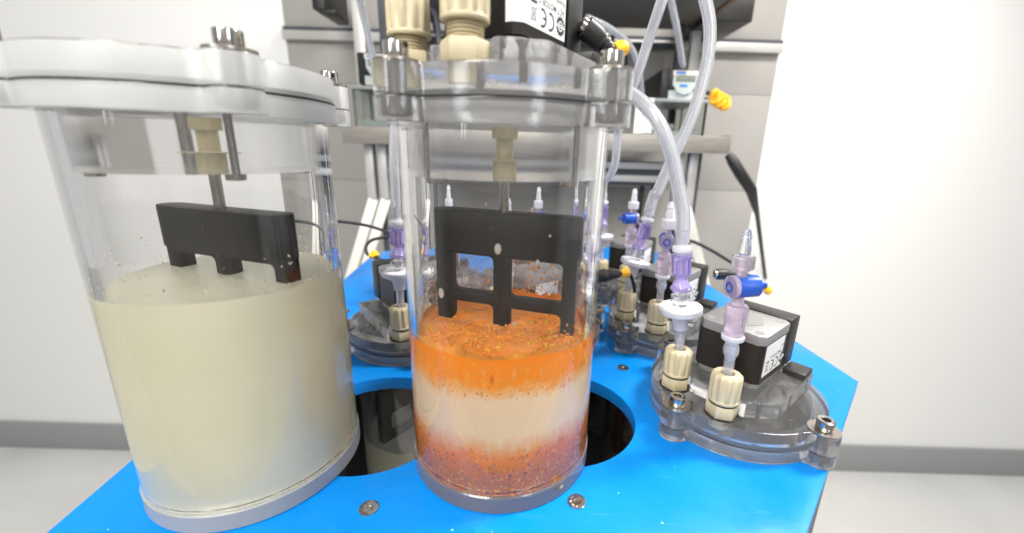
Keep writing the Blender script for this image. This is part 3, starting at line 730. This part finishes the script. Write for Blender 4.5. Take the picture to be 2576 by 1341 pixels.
# ragged film of pulp left on the wall above the slurry
bm = bmesh.new(); seg = 360; rr = 4.545; lo_, hi_ = [], []
for i in range(seg):
    a = 2*math.pi*i/seg; q = Vector((math.cos(a)*6, math.sin(a)*6, 2))
    hgt = .28+.45*max(0, mnoise.noise(q*.35)+.15)+.35*max(0, mnoise.noise(q*1.6))+.22*mnoise.noise(q*4.5)
    for ring, r_, z_ in ((lo_, rr, 7.5), (hi_, rr, 7.95+max(.02, hgt))): ring.append((r_*math.cos(a), r_*math.sin(a), z_))
A = [[bm.verts.new((x*k, y*k, z)) for x, y, z in ring] for k, ring in ((1, lo_), (1, hi_), (.992, hi_), (.992, lo_))]
for P_, Q_ in zip(A, A[1:]+A[:1]):
    for i in range(seg): bm.faces.new((P_[i], P_[(i+1) % seg], Q_[(i+1) % seg], Q_[i]))
tag(finish(bm, 'pulp_film', 'pulp', angle=60), 'ragged orange film clinging to the jar wall along the slurry line', 'film', kind='stuff')
splatter('broth_drops', ['milk'], 260, (10.9, 12.6), (0, 360), .05, 'pale broth drops drying on the wall of the left jar above its liquid', zpow=3).location = (-13.45, -1.5, 0)
# flecks and lumps floating on the crust
Ts = []
for k in range(420):
    r = 4.45*random.random()**.42; a = random.gauss(-.9, .9) if k % 3 else random.uniform(0, 6.28); x, y = r*math.cos(a), r*math.sin(a)
    s_ = random.uniform(.04, .12)
    Ts.append(Matrix.Translation((x, y, 8.0+.13*random.random()+.16*max(0, (r-3.9)/.67)**2)) @ Matrix.Rotation(random.uniform(0, 3), 4, 'Z') @ Matrix.Diagonal((s_*1.6, s_*.8, .05, 1)))
blobs('pulp_flecks', ['pulp', 'pulp', 'yellowpulp'], Ts, 'orange and yellow pulp flecks floating on the crust', 'flecks')
# coarse grains and strands pressed against the jar wall in the crust and the sediment
Ts = []
for k in range(420):
    a = R(random.uniform(180, 360)); z = 7.9-1.7*random.random()**1.6; s_ = random.uniform(.025, .065)
    Ts.append(Matrix.Translation((4.575*math.cos(a), 4.575*math.sin(a), z)) @ Matrix.Rotation(a, 4, 'Z') @ Matrix.Rotation(random.gauss(0, .35), 4, 'X') @ Matrix.Diagonal((.02, s_*.8, s_*random.uniform(.8, 1.9), 1)))
blobs('pulp_strands', ['pulp', 'strand', 'strand'], Ts, 'orange strands and grains hanging in the crust against the jar wall', 'pulp')
Ts = []
for k in range(950):
    a = R(random.uniform(180, 360)); z = 1.1+2.3*random.random()**1.35; s_ = random.uniform(.025, .07)
    Ts.append(Matrix.Translation((4.575*math.cos(a), 4.575*math.sin(a), z)) @ Matrix.Rotation(a, 4, 'Z') @ Matrix.Rotation(random.uniform(-1, 1), 4, 'X') @ Matrix.Diagonal((.02, s_, s_*random.uniform(.8, 1.5), 1)))
blobs('sediment_grains', ['seedpale', 'seedbrown', 'strand', 'pulp', 'seedgrey', 'strand'], Ts, 'pale, brown and red grains packed in the sediment at the jar bottom', 'grains')

# ------------------------------------------------------------------ luer stacks on the glands
def filter_stack(raise_=0, barb=True):
    """vent filter: hose stub, white disc filter, purple check valve, barb (origin at the top of the cap nut)"""
    t = empty('vent_filter')
    bm = bmesh.new(); lathe(bm, [(.30, -.6), (.30, 1.75), (.2, 1.75), (.2, -.6)], 24, closed=True); finish(bm, 'hose_stub', 'pvc', t)
    bm = bmesh.new(); lathe(bm, [(.40, 1.42), (.46, 1.46), (.52, 2.35), (.55, 2.42), (.9, 2.55), (1.0, 2.57)], 40, cap=True)
    finish(bm, 'lower_neck', 'ptfe', t)
    bm = bmesh.new(); lathe(bm, [(1.15, 2.58), (1.30, 2.63), (1.34, 2.7), (1.34, 2.98), (1.31, 3.02), (1.22, 3.02), (1.20, 2.95), (.6, 3.02), (.5, 3.05)], 64)
    finish(bm, 'filter_disc', 'ptfe', t)
    bm = bmesh.new(); lathe(bm, [(1.08, 2.975), (1.08, 2.99), (.55, 3.06), (.5, 3.06)], 48); finish(bm, 'membrane', 'filterwhite', t)
    bm = bmesh.new(); lathe(bm, [(.40, 3.07), (.40, 3.65), (.56, 3.68), (.56, 3.4), (.60, 3.4), (.60, 3.78), (.46, 3.78), (.34, 3.8), (.3, 4.1)], 32); finish(bm, 'luer_collar', 'clearplastic', t)
    bm = bmesh.new()
    lathe(bm, [(.26, 4.0), (.34, 4.05), (.60, 4.12), (.66, 4.2), (.66, 4.3), (.58, 4.36), (.40, 4.75), (.33, 4.95), (.33, 5.05), (.5, 5.12), (.52, 5.2), (.52, 6.15), (.62, 6.2), (.64, 6.28), (.64, 6.4), (.5, 6.44)], 40)
    for k in range(4):
        a = R(45+90*k); box(bm, (.56*math.cos(a), .56*math.sin(a), 5.65), (.1, .12, .95), T=None)
    finish(bm, 'check_valve', 'purple', t)
    bm = bmesh.new(); lathe(bm, [(.44, 4.32), (.47, 4.36), (.30, 4.75), (.1, 5.0)], 24); finish(bm, 'valve_seat', 'filterwhite', t)
    bm = bmesh.new(); lathe(bm, [(.34, 6.3), (.38, 6.4), (.38, 6.62), (.57, 6.66), (.58, 6.72), (.58, 6.9), (.55, 6.95), (.36, 7.0), (.34, 7.35), (.30, 7.45), (.30, 7.55), (.24, 7.95), (.14, 7.95)], 32); finish(bm, 'hose_barb', 'ptfe', t)
    return t
def port_stack():
    """sampling port: stub, white connector, mauve collar, blue stopcock, white barb"""
    t = empty('sampling_port')
    bm = bmesh.new(); lathe(bm, [(.30, -.6), (.30, 1.1), (.42, 1.3), (.44, 1.6), (.38, 1.9), (.28, 1.9), (.28, 1.2), (.2, 1.05), (.2, -.6)], 28, closed=True); finish(bm, 'hose_stub', 'pvc', t)
    bm = bmesh.new(); lathe(bm, [(.18, .9), (.27, 1.2), (.27, 1.9), (.36, 2.0), (.38, 2.15), (.60, 2.22), (.62, 2.28), (.62, 2.45), (.58, 2.5), (.4, 2.52)], 32); finish(bm, 'luer_connector', 'ptfe', t)
    bm = bmesh.new()
    lathe(bm, [(.50, 2.52), (.56, 2.6), (.56, 3.3), (.60, 3.4), (.60, 4.2), (.56, 4.3), (.34, 4.36), (.3, 4.6), (.3, 4.95)], 64, rmod=lambda a, z: 1+(.03*math.cos(16*a) if z > 3.35 and z < 4.25 else 0))
    finish(bm, 'threaded_collar', 'mauve', t)
    X = Matrix.Rotation(R(90), 4, 'Y')
    bm = bmesh.new(); lathe(bm, [(.50, -.62), (.62, -.58), (.64, -.5), (.64, -.32)], 32, T=Matrix.Translation((0, 0, 5.4)) @ X); lathe(bm, [(.28, 4.9), (.28, 7.0)], 24); finish(bm, 'tap_body', 'mauve', t)
    bm = bmesh.new(); lathe(bm, [(.60, -.31), (.62, -.28), (.62, .95), (.55, 1.0)], 32, T=Matrix.Translation((0, 0, 5.4)) @ X)
    box(bm, (1.25, 0, 5.4), (.7, .28, .3), bev=.08); lathe(bm, [(.20, -.66), (.30, -.66), (.30, -.62), (.20, -.62)], 20, closed=True, T=Matrix.Translation((0, 0, 5.4)) @ X)
    finish(bm, 'tap_handle', 'bluetap', t)
    bm = bmesh.new(); lathe(bm, [(.56, 6.45), (.58, 6.5), (.58, 7.15), (.52, 7.22), (.30, 7.25), (.33, 7.5), (.24, 8.1), (.30, 8.15), (.17, 8.6), (.1, 8.6)], 48, rmod=lambda a, z: 1+(.025*math.cos(20*a) if 6.4 < z < 7.2 else 0)); finish(bm, 'capped_barb', 'ptfe', t)
    return t
ff = filter_stack(); pp = port_stack()
CAPTOP = 2.05+.97+1.80
def gland_world(root, g):
    a = root.rotation_euler.z+g; return Vector((root.location.x+GR*math.cos(a), root.location.y+GR*math.sin(a), root.location.z+CAPTOP-.05))
rx = {}
for o in [o for o in COL.objects if o.name.startswith('bioreactor') and o.parent is None]:
    for (i, j) in ((1, 0), (1, 1), (-1, 1), (0, 1), (1, 2), (0, 2), (-1, 2)):
        q = gp(i, j)
        if (Vector(o.location[:2])-q).length < .5 and o is not main: rx[(i, j)] = o
FG, PG = 'vent filters on the reactor lids', 'sampling ports with stopcocks'
stack_list = [
    ('f', (1, 0), GA, 'sharp white disc filter under a purple valve in the right foreground', (0, R(-5.8))),
    ('f', (1, 1), GA, 'white disc filter leaning right below a purple valve, second from the front on the right', (0, R(9.7))),
    ('f', (-1, 1), GA, 'white disc filter with purple valve just left of the tall jar', (0, R(1))),
    ('f', (1, 2), GA, 'farthest white disc filter with purple valve, close to the right side of the tall jar', (0, R(-2))),
    ('p', (1, 0), GB, 'mauve sampling port with a large blue stopcock at the right picture edge', (R(2), R(1.5))),
    ('p', (1, 1), GB, 'sampling port with white barb, blue tap seen end on, left of nearest purple valve', (0, 0)),
    ('p', (-1, 1), GB, 'sampling port seen blurred through the left wall of the tall jar', (0, 0)),
    ('p', (1, 2), GB, 'farthest sampling port with a blue tap handle pointing left, behind the leaning filter', (0, 0)),
    ('p', (0, 2), GB, 'white barbed port standing behind the black paddle, seen through the tall jar', (0, 0)),
    ('p', (-1, 2), GB, 'white barbed port at upper left of the black paddle, seen through the tall jar', (0, 0)),
    ('p', (0, 1), GB, 'sampling port hidden behind the black paddle head', (0, 0)),
]
used = set(); placed = {}
for kind, key, g, lab, tilt in stack_list:
    src = ff if kind == 'f' else pp
    o = src if kind not in used else copy_tree(src); used.add(kind)
    o.location = gland_world(rx[key], g); o.rotation_euler = (tilt[0], tilt[1], random.uniform(-.3, .3) if kind == 'p' else 0)
    tag(o, lab, 'filter' if kind == 'f' else 'sampling port', FG if kind == 'f' else PG); placed[(kind, key)] = o
placed[('p', (1, 1))].rotation_euler = (0, 0, R(75)); placed[('p', (1, 2))].rotation_euler = (0, 0, R(190)); placed[('p', (1, 0))].rotation_euler = (0, R(-2), R(8))

for ch in placed[('p', (1, 0))].children:
    if ch.name.startswith('capped_barb'):
        ch.data = ch.data.copy(); ch.data.materials[0] = MT['clearplastic']
bpy.context.view_layer.update()
def ftop(key): return placed[('f', key)].matrix_world @ Vector((0, 0, 7.2))
def ftop2(key): return placed[('f', key)].matrix_world @ Vector((0, 0, 9.0))
HG = 'clear hoses'
yA = ftop((1, 0)).y
hose('hose', [ftop((1, 0)), ftop2((1, 0)), at(1706, 470, yA), at(1694, 410, yA), at(1672, 340, yA), at(1640, 285, yA+.5), at(1602, 246, yA+1.5), at(1560, 222, yA+2.5), at(1500, 205, yA+4), at(1430, 200, yA+5), at(1350, 205, yA+6)], .42, .24, 'thick clear hose arching from the nearest purple valve to behind the big lid', HG)
yB = ftop((1, 1)).y
hose('hose', [ftop((1, 1)), ftop2((1, 1)), at(1655, 480, yB), at(1690, 400, yB), at(1725, 330, yB), at(1755, 250, yB), at(1780, 150, yB), at(1785, 60, yB), at(1768, -20, yB), at(1740, -90, yB)], .48, .28, 'long clear hose rising from the leaning filter past the flow meter to the top', HG)
yC = ftop((1, 2)).y
hose('hose', [ftop((1, 2)), ftop2((1, 2)), at(1545, 420, yC-2), at(1556, 330, yC-4), at(1574, 262, yC-7), at(1602, 190, yC-10), at(1632, 100, yC-11), at(1665, 0, yC-12), at(1690, -80, yC-12)], .42, .24, 'clear hose from the farthest filter passing behind the right bolt and up', HG)
f3 = ftop((-1, 1))
hose('hose', [f3, ftop2((-1, 1)), f3+Vector((.1, 0, 4.5)), f3+Vector((.4, .3, 8)), f3+Vector((1.0, 1, 13)), f3+Vector((1.4, 2, 20))], .36, .2, 'clear hose rising from the filter left of the tall jar', HG)
hose('hose', [at(1680, -30, 50), at(1692, 20, 52), at(1706, 90, 56), at(1718, 165, 60)], .55, .3, 'dim thin hose running down to the top of the right flow meter', HG)
hose('hose', [at(898, -30, 50), at(912, 30, 54), at(928, 100, 57), at(946, 190, 60)], .6, .3, 'dim hose running down beside the left rack post', HG)
hose('hose', [at(1476, 45, 45), at(1530, 70, 47), at(1580, 110, 50), at(1606, 170, 55), at(1616, 250, 60)], .5, .3, 'faint far hose curving behind the yellow tie of the big motor', HG)
# hose stubs entering the two raised glands of the main jar
for g, lab in ((GA, 'clear hose standing in the left beige gland of the tall jar'), (GB, 'clear hose leaving the front beige gland of the tall jar upward')):
    p = Vector((GR*math.cos(g), GR*math.sin(g), 18.05+2.05+1.42+1.3))
    hose('hose', [p, p+Vector((0, 0, 1)), p+Vector((.1, .2, 3)), p+Vector((.4, .6, 6))], .32, .18, lab, HG)

# ------------------------------------------------------------------ motor cables
def plug(root, label, route, tie_i, tg='motor cables'):
    """ribbed plug leaving the connector box, cable along route (world points)"""
    t = empty('motor_cable', route[0]); tag(t, label, 'cable', tg)
    P = [Vector(p)-Vector(route[0]) for p in route]
    d = (P[1]-P[0]).normalized(); q = d.to_track_quat('Z', 'Y').to_matrix().to_4x4()
    L = (P[1]-P[0]).length
    bm = bmesh.new(); lathe(bm, [(.42, -.1), (.42, .1)], 24, T=q); finish(bm, 'plug_ring', 'chrome', t)
    bm = bmesh.new(); lathe(bm, [(.50, .1), (.56, .15), (.58, L*.42), (.52, L*.55)], 28, T=q)
    z = L*.56
    while z < L-.1:
        r = .52-.26*(z-L*.56)/(L*.44); lathe(bm, [(r, z), (r, z+.13), (r*.8, z+.14), (r*.8, z+.24)], 20, T=q); z += .25
    finish(bm, 'plug', 'blackplastic', t)
    bm = bmesh.new(); sweep(bm, catmull(P[1:], 10), .16, 10); finish(bm, 'cord', 'rubber', t, angle=60)
    c = P[tie_i]; dd = (P[tie_i]-P[tie_i-1]).normalized(); qq = Matrix.Translation(c) @ dd.to_track_quat('Z', 'Y').to_matrix().to_4x4()
    bm = bmesh.new(); lathe(bm, [(.17, -.36), (.36, -.34), (.40, -.1), (.40, .15), (.36, .34), (.17, .36)], 20, T=qq); box(bm, (.42, 0, 0), (.42, .34, .44), T=qq, bev=.08); finish(bm, 'cable_tie', 'yellow', t)
    return t
def local(root, x, y, z):
    ca, sa = math.cos(root.rotation_euler.z+MR), math.sin(root.rotation_euler.z+MR)
    return Vector((root.location.x+x*ca-y*sa, root.location.y+x*sa+y*ca, root.location.z+z))
s0 = at(1466, 64, 1.6)
plug(main, 'black ribbed plug and cord with a yellow tie on the big motor', [s0, at(1540, 130, 2.0), at(1559, 124, 2.2), at(1574, 142, 2.8), at(1562, 172, 4), at(1500, 190, 6)], 2)
r4 = rx[(0, 1)]
plug(r4, 'black plug and cord with a yellow tie poking out right behind the tall jar', [at(1496, 696, 13.2), at(1558, 690, 13.0), at(1574, 686, 13.0), at(1588, 696, 13.4), at(1596, 740, 15), at(1585, 800, 17)], 2)
r3 = rx[(-1, 1)]
plug(r3, 'black cord looping from the left motor past the white leg, yellow tie at plug', [at(968, 672, 19), at(950, 655, 19.3), at(944, 642, 19.8), at(925, 640, 20), at(921, 620, 20.5), at(938, 603, 21), at(985, 592, 22), at(950, 575, 22.5), at(900, 563, 22), at(840, 556, 21), at(770, 552, 20)], 2)
cable('cable', [at(1690, 612, 33), at(1700, 606, 34), at(1740, 607, 34), at(1790, 630, 33), at(1840, 660, 31), at(1885, 682, 30)], .22, 'black cord running right over the pale wall behind the second motor')
r2 = rx[(1, 1)]
plug(r2, 'black plug on the second right motor pointing to the picture edge', [at(1800, 690, 19.5), at(1848, 690, 19.5), at(1870, 690, 19.6), at(1900, 700, 19.8), at(1930, 730, 20)], 4)

# ------------------------------------------------------------------ the rack behind
rack = empty('lab_rack', at(1290, 690, 64)); tag(rack, 'aluminium profile rack with a steel shelf standing behind the blue bench', 'rack')
RO = rack.location.copy()
def rpart(bm, name, mats, angle=35):
    bmesh.ops.translate(bm, vec=-RO, verts=bm.verts[:]); return finish(bm, name, mats, rack, angle)
SY0, SY1 = 60.0, 82.0
a = at(862, 357, SY0); b = at(1835, 390, SY0); zsh = (a.z+b.z)/2; zt = zsh+3.1
xl, xr = a.x, b.x
bm = bmesh.new(); box8(bm, (xl, SY0, zsh), (xr, SY0+.5, zt), 0, .08); rpart(bm, 'shelf_lip', 'shelfsteel')
bm = bmesh.new(); box8(bm, (xl, SY0+.51, zsh), (xr, SY1, zsh+.4)); rpart(bm, 'shelf_board', 'shelfsteel')
for x, nm in ((xl, 'side_lip'), (xr-.5, 'side_lip')):
    bm = bmesh.new(); box8(bm, (x, SY0+.52, zsh+.41), (x+.5, SY1, zt), 0, .05); rpart(bm, nm, 'shelfsteel')
    bm = bmesh.new(); box8(bm, (x-.03, SY0+.55, zt+.005), (x+.53, SY1, zt+.2)); rpart(bm, 'edge_strip', 'rust')
def profile_bar(p, q, w, name='upright'):
    """slotted aluminium extrusion from p to q"""
    p, q = Vector(p), Vector(q); d = q-p; L = d.length; qq = Matrix.Translation(p) @ d.to_track_quat('Z', 'X').to_matrix().to_4x4()
    bm = bmesh.new(); h = w/2
    # rectangular with one dark slot in each face
    for sx in (-1, 1):
        for sy in (-1, 1): box(bm, (sx*h*.62, sy*h*.62, L/2), (h*.76, h*.76, L), 0, qq)
    box(bm, (0, 0, L/2), (h*1.2, h*1.2, L-.02), 1, qq)
    return rpart(bm, name, ['profile', 'slot'])
zk = at(935, 500, 64).z
UL = at(930, 400, 64).x; UR = at(1712, 400, 64).x
for ux_, sgn in ((UL, -1), (UR, 1)):
    for dx in (0, 2.6):
        x = ux_+dx*1.0
        for k in (0,):
            bm = bmesh.new(); box8(bm, (x-.85, 63.5, zk), (x+.85, 65.5, zsh-.02), 0, .1); rpart(bm, 'leg', 'profile')
        # splayed foot, its sunlit brightness put into the colour
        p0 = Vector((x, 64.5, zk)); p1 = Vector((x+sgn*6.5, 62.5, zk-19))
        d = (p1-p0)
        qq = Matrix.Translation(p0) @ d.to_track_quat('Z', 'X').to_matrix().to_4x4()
        bm = bmesh.new(); box(bm, (0, 0, d.length/2), (1.9, 1.7, d.length), 0, qq, .1); rpart(bm, 'foot', 'sunlitsteel')
    bm = bmesh.new(); box8(bm, (ux_+.86, 66, zk-12), (ux_+1.74, 67, zsh-.03)); rpart(bm, 'leg_web', 'slot')
    bm = bmesh.new(); box8(bm, (ux_+4.2, 68, zk-22), (ux_+5.8, 69.5, zsh-.03)); rpart(bm, 'rear_leg', 'slot')
for zz, h in ((zsh-2.2, 1.3), (zsh-4.8, 1.3)):
    bm = bmesh.new(); box8(bm, (UL+3.6, 66.5, zz-h), (UR-.9, 67.5, zz), 0, .1); rpart(bm, 'cross_bar', 'profile')
bm = bmesh.new(); box8(bm, (UL+3.62, 67.6, zsh-7), (UR-.9, 68.4, zsh-2.0)); rpart(bm, 'back_rail', 'slot')
# posts above the shelf
for (x0, x1, y_, m) in ((at(890, 100, 68).x, at(918, 100, 68).x, 68, 'profile'), (at(955, 100, 70).x, at(976, 100, 70).x, 70, 'slot'),
                        (at(1735, 150, 75).x, at(1757, 150, 75).x, 75, 'profile'), (at(1700, 150, 76).x, at(1716, 150, 76).x, 76, 'slot'), (at(1535, 150, 78).x, at(1542, 150, 78).x, 78, 'slot')):
    bm = bmesh.new(); box8(bm, (x0, y_, zt if y_ < 69 else zsh+.42), (x1, y_+1.6, 47), 0, .08); rpart(bm, 'post', m)
# upper shelf
pl_ = at(1058, 42, 80); pr_ = at(1735, 90, 80); ztop = (pl_.z+pr_.z)/2
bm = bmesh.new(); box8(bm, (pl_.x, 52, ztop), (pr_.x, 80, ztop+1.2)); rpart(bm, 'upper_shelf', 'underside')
bm = bmesh.new(); box8(bm, (pr_.x+.02, 52, ztop-.3), (pr_.x+.8, 80, ztop+1.3)); rpart(bm, 'edge_strip', 'rust')
bm = bmesh.new(); box8(bm, (pl_.x-1.0, 52, ztop-.5), (pl_.x-.02, 80, ztop+1.2)); rpart(bm, 'bracket', 'slot')
bm = bmesh.new(); box8(bm, (at(975, 100, 82).x, 81.5, at(1200, 112, 82).z), (at(1712, 100, 82).x, 82.5, at(1200, 96, 82).z)); rpart(bm, 'cross_bar', 'slot')

# things on the shelf
def meter(name, x0, x1, z0, z1, y0, depth, label):
    t = empty(name, (x0, y0, z0)); tag(t, label, 'flow meter', 'gas flow meters on the shelf')
    w, h = x1-x0, z1-z0; H = h
    bm = bmesh.new(); box8(bm, (-1.2, .6, 0), (w, depth, H), 0, .2); box8(bm, (0, 0, H*.30), (w, .62, H*.97), 0, .15); finish(bm, 'housing', 'blackplastic', t)
    bm = prism([(.7, 0), (.7, -2.2), (1.6, -3.5), (w*.5, -4.0), (w-1.6, -3.5), (w-.7, -2.2), (w-.7, 0)], [], 0, .12)
    bmesh.ops.transform(bm, matrix=Matrix(((1, 0, 0, 0), (0, 0, -1, .0), (0, 1, 0, H*.9), (0, 0, 0, 1))), verts=bm.verts[:]); finish(bm, 'face_panel', 'panelface', t)
    bm = bmesh.new(); box8(bm, (.55, -.2, H*.78), (w-.5, -.125, H*.93)); finish(bm, 'name_strip', 'cream', t)
    bm = bmesh.new(); box8(bm, (1.0, -.23, H*.815), (2.9, -.205, H*.895)); finish(bm, 'logo', 'bluebutton', t)
    bm = bmesh.new(); box8(bm, (1.2, -.2, H*.56), (w-1.1, -.125, H*.76), 0, .03); finish(bm, 'display', 'lcd', t)
    bm = bmesh.new(); box8(bm, (w*.5-.9, -.22, H*.38), (w*.5+.5, -.125, H*.47), 0, .05); finish(bm, 'button', 'bluebutton', t)
    bm = bmesh.new(); box8(bm, (.2, .3, -.1), (w-.2, .58, H*.27)); finish(bm, 'white_plate', 'panelface', t)
    bm = bmesh.new()
    for q in (.30, .48, .62): box8(bm, (w*q, .27, H*.06), (w*q+.14, .295, H*.2))
    box8(bm, (w*.30, .27, H*.20), (w*.64, .295, H*.215)); finish(bm, 'plate_print', 'bluebutton', t)
    return t
mz0 = at(1690, 246, 62).z; mz1 = at(1690, 172, 62).z
meter('flow_meter', at(1684, 200, 62).x, at(1764, 200, 62).x, mz0, mz1, 62, 15, 'black flow meter with pale lcd face on the clear tank right on the shelf')
meter('flow_meter', at(912, 170, 64).x, at(1000, 170, 64).x, at(930, 212, 64).z, at(930, 130, 64).z, 64, 12, 'black flow meter partly hidden behind the left bolt of the big lid')
def tank(name, x0, x1, z0, z1, y0, y1, label):
    bm = bmesh.new(); t = empty(name, (x0, y0, z0)); tag(t, label, 'tank', 'clear tanks under the flow meters')
    w, d, h = x1-x0, y1-y0, z1-z0; e = .35
    box8(bm, (0, 0, 0), (w, e, h)); box8(bm, (0, d-e, 0), (w, d, h)); box8(bm, (0, e+.005, 0), (e, d-e-.005, h)); box8(bm, (w-e, e+.005, 0), (w, d-e-.005, h))
    finish(bm, 'wall_pane', 'tank', t)
    bm = bmesh.new(); box8(bm, (-.2, -.2, h+.01), (w+.2, d+.2, h+.6), 0, .08); finish(bm, 'tank_lid', 'greyplastic', t)
    bm = bmesh.new(); box8(bm, (e+.1, e+.1, .1), (w-e-.1, d-e-.1, h*.42)); box8(bm, (w*.35, d*.4, h*.42), (w*.6, d*.6, h*.6), 0, .2); finish(bm, 'cell_block', 'panelface', t)
    return t
tank('clear_tank', at(1641, 300, 62).x, at(1775, 300, 62).x, zsh+.42, mz0-.75, 62, 76, 'clear plastic tank with white block inside, under the right flow meter')
tank('clear_tank', at(890, 280, 64).x, at(990, 280, 64).x, zsh+.42, at(930, 214, 64).z-.75, 64, 76, 'clear plastic tank behind the left lug of the big lid')
t = empty('paper_sheet', at(1622, 340, 61.2)); tag(t, 'white paper note with grey handwriting leaning on the right tank', 'paper')
p0, p1 = at(1593, 338, 61.2), at(1655, 247, 61.2); o0 = Vector(t.location)
bm = bmesh.new(); box8(bm, (p0.x-o0.x, 0, p0.z-o0.z+.2), (p1.x-o0.x-.6, .06, p1.z-o0.z)); finish(bm, 'sheet', 'paper', t)
bm = bmesh.new()
for k in range(9):
    zc = p1.z-o0.z-1.0-k*.75; w_ = random.uniform(.8, 2.2)
    x = p0.x-o0.x+.9+random.uniform(0, .5)
    while w_ > 0:
        s = random.uniform(.15, .4); box8(bm, (x, -.03, zc), (x+s, -.005, zc+random.uniform(.12, .28))); x += s+.12; w_ -= s+.1
finish(bm, 'handwriting', 'greyink', t)
# meter cable with a yellow tie, shelf handle, dark things at the top corners
t = empty('meter_cable', at(1765, 232, 66)); tag(t, 'short black cord with yellow ties beside the right flow meter', 'cable'); o0 = Vector(t.location)
bm = bmesh.new(); sweep(bm, [p-o0 for p in catmull([at(1752, 228, 66), at(1775, 232, 65), at(1805, 243, 64.5), at(1825, 262, 64.5), at(1800, 258, 65), at(1760, 247, 66)])], .38, 10); finish(bm, 'cord', 'rubber', t)
for (px, py, ex, ey) in ((1799, 244, 8, 24), (1811, 252, 8, 22), (1823, 258, 8, 22)):
    c = at(px, py, 64.3)-o0; bm = bmesh.new()
    P = [c+Vector((.75*math.cos(a), .3*math.sin(a*2), 1.05*math.sin(a))) for a in [2*math.pi*k/20 for k in range(21)]]
    sweep(bm, P, .5, 8); finish(bm, 'cable_tie', 'yellow', t)
bm = bmesh.new(); sweep(bm, [at(1832, 388, 58), at(1845, 408, 57.5), at(1866, 442, 57), at(1890, 478, 57.5), at(1905, 540, 66), at(1915, 620, 76), at(1925, 700, 84)], [.7, 1.0, 1.05, 1.0, .5, .45, .45], 12)
tag(finish(bm, 'sleeved_cable', 'blackplastic', angle=50), 'black sleeved cable sloping down from the right end of the steel shelf', 'cable')
bm = bmesh.new(); c = at(1838, 25, 70); box8(bm, (at(1785, 30, 70).x, 68, at(1840, 62, 70).z), (at(1885, 30, 70).x, 84, at(1840, -40, 70).z), 0, .3); box8(bm, (at(1770, 30, 70).x, 70, at(1770, 60, 70).z), (at(1784, 30, 70).x, 78, at(1770, 42, 70).z), 0, .2)
tag(finish(bm, 'equipment_box', 'blackplastic'), 'black equipment box at the upper right corner of the picture', 'box')
bm = bmesh.new(); box8(bm, (at(790, 10, 70).x, 69, at(800, 28, 70).z), (at(822, 10, 70).x, 80, at(800, -60, 70).z), 0, .3); box8(bm, (at(806, 10, 70).x, 68.5, at(800, 38, 70).z), (at(850, 10, 70).x, 75, at(800, 29, 70).z), 0, .2)
tag(finish(bm, 'equipment_box', 'blackplastic'), 'black bracket box at the upper left corner of the picture', 'box')

# wires hanging behind the beige glands
CG = 'dark wires hanging behind the big lid'
cable('cable', [at(1020, -20, 70), at(1085, 20, 70), at(1100, 60, 70), at(1106, 110, 70)], .5, 'grey wire hanging between the two beige glands', 'greyplastic', group=CG)
cable('cable', [at(1090, 40, 72), at(1096, 75, 72), at(1112, 98, 72), at(1126, 80, 72), at(1132, 30, 72)], .45, 'black wire looping down behind the front beige gland', group=CG)
for (px, lab) in ((1620, 'thin black rod below the shelf, left of the two behind the hoses'), (1648, 'thin black rod below the shelf, right of the two behind the hoses')):
    bm = bmesh.new(); p = at(px, 430, 70); sweep(bm, [Vector((p.x, 70, at(px, 428 if px < 1640 else 455, 70).z)), Vector((p.x-.3, 70, at(px, 680, 70).z))], .55, 10); tag(finish(bm, 'black_rod', 'rubber'), lab, 'rod', 'black rods under the shelf')
# ------------------------------------------------------------------ wall and floor strip
wall = empty('wall', (0, 85, 0)); wall['kind'] = 'structure'
xw0 = -57; xw1 = 57.5
zj = [-34, at(1337, 466, 85).z, at(1337, 223, 85).z, at(1337, 98, 85).z, 62]
for i in range(4):
    bm = bmesh.new(); box8(bm, (xw0, 0, zj[i]+.04), (xw1, 1.5, zj[i+1]-.04), 0, .04); finish(bm, 'wall_panel', 'wall', wall)
bm = bmesh.new(); box8(bm, (xw0, .6, -34), (xw1, 1.4, 62)); bmesh.ops.translate(bm, vec=(0, 1.0, 0), verts=bm.verts[:]); finish(bm, 'backing', 'wall', wall)
rail = empty('wall_rail', (0, 84.9, zj[3])); tag(rail, 'pale horizontal cable duct with a dark gap along the back wall', 'cable duct')
bm = bmesh.new(); box8(bm, (xw0, -1.6, -1.8), (xw1, 0, .1), 0, .1); finish(bm, 'duct', 'profile', rail)
bm = bmesh.new(); box8(bm, (xw0, -.9, .12), (xw1, 0, 1.0)); finish(bm, 'duct_slot', 'slot', rail)
for xa, xb in ((-420, xw0-.02), (xw1+.02, 420)):
    bm = bmesh.new(); box8(bm, (xa, 85.2, -75), (xb, 86.5, 200)); o = finish(bm, 'white_wall', 'whitewall'); o['kind'] = 'structure'
bm = bmesh.new(); box8(bm, (xw0, 85.3, -75), (xw1, 86.4, -34)); o = finish(bm, 'white_wall', 'whitewall'); o['kind'] = 'structure'
for xa, xb in ((-420, xw0-.1), (xw1+.1, 420)):
    bm = bmesh.new(); box8(bm, (xa, 84.2, -74.99), (xb, 85.18, -66), 0, .15); o = finish(bm, 'skirting', 'greyplastic'); o['kind'] = 'structure'
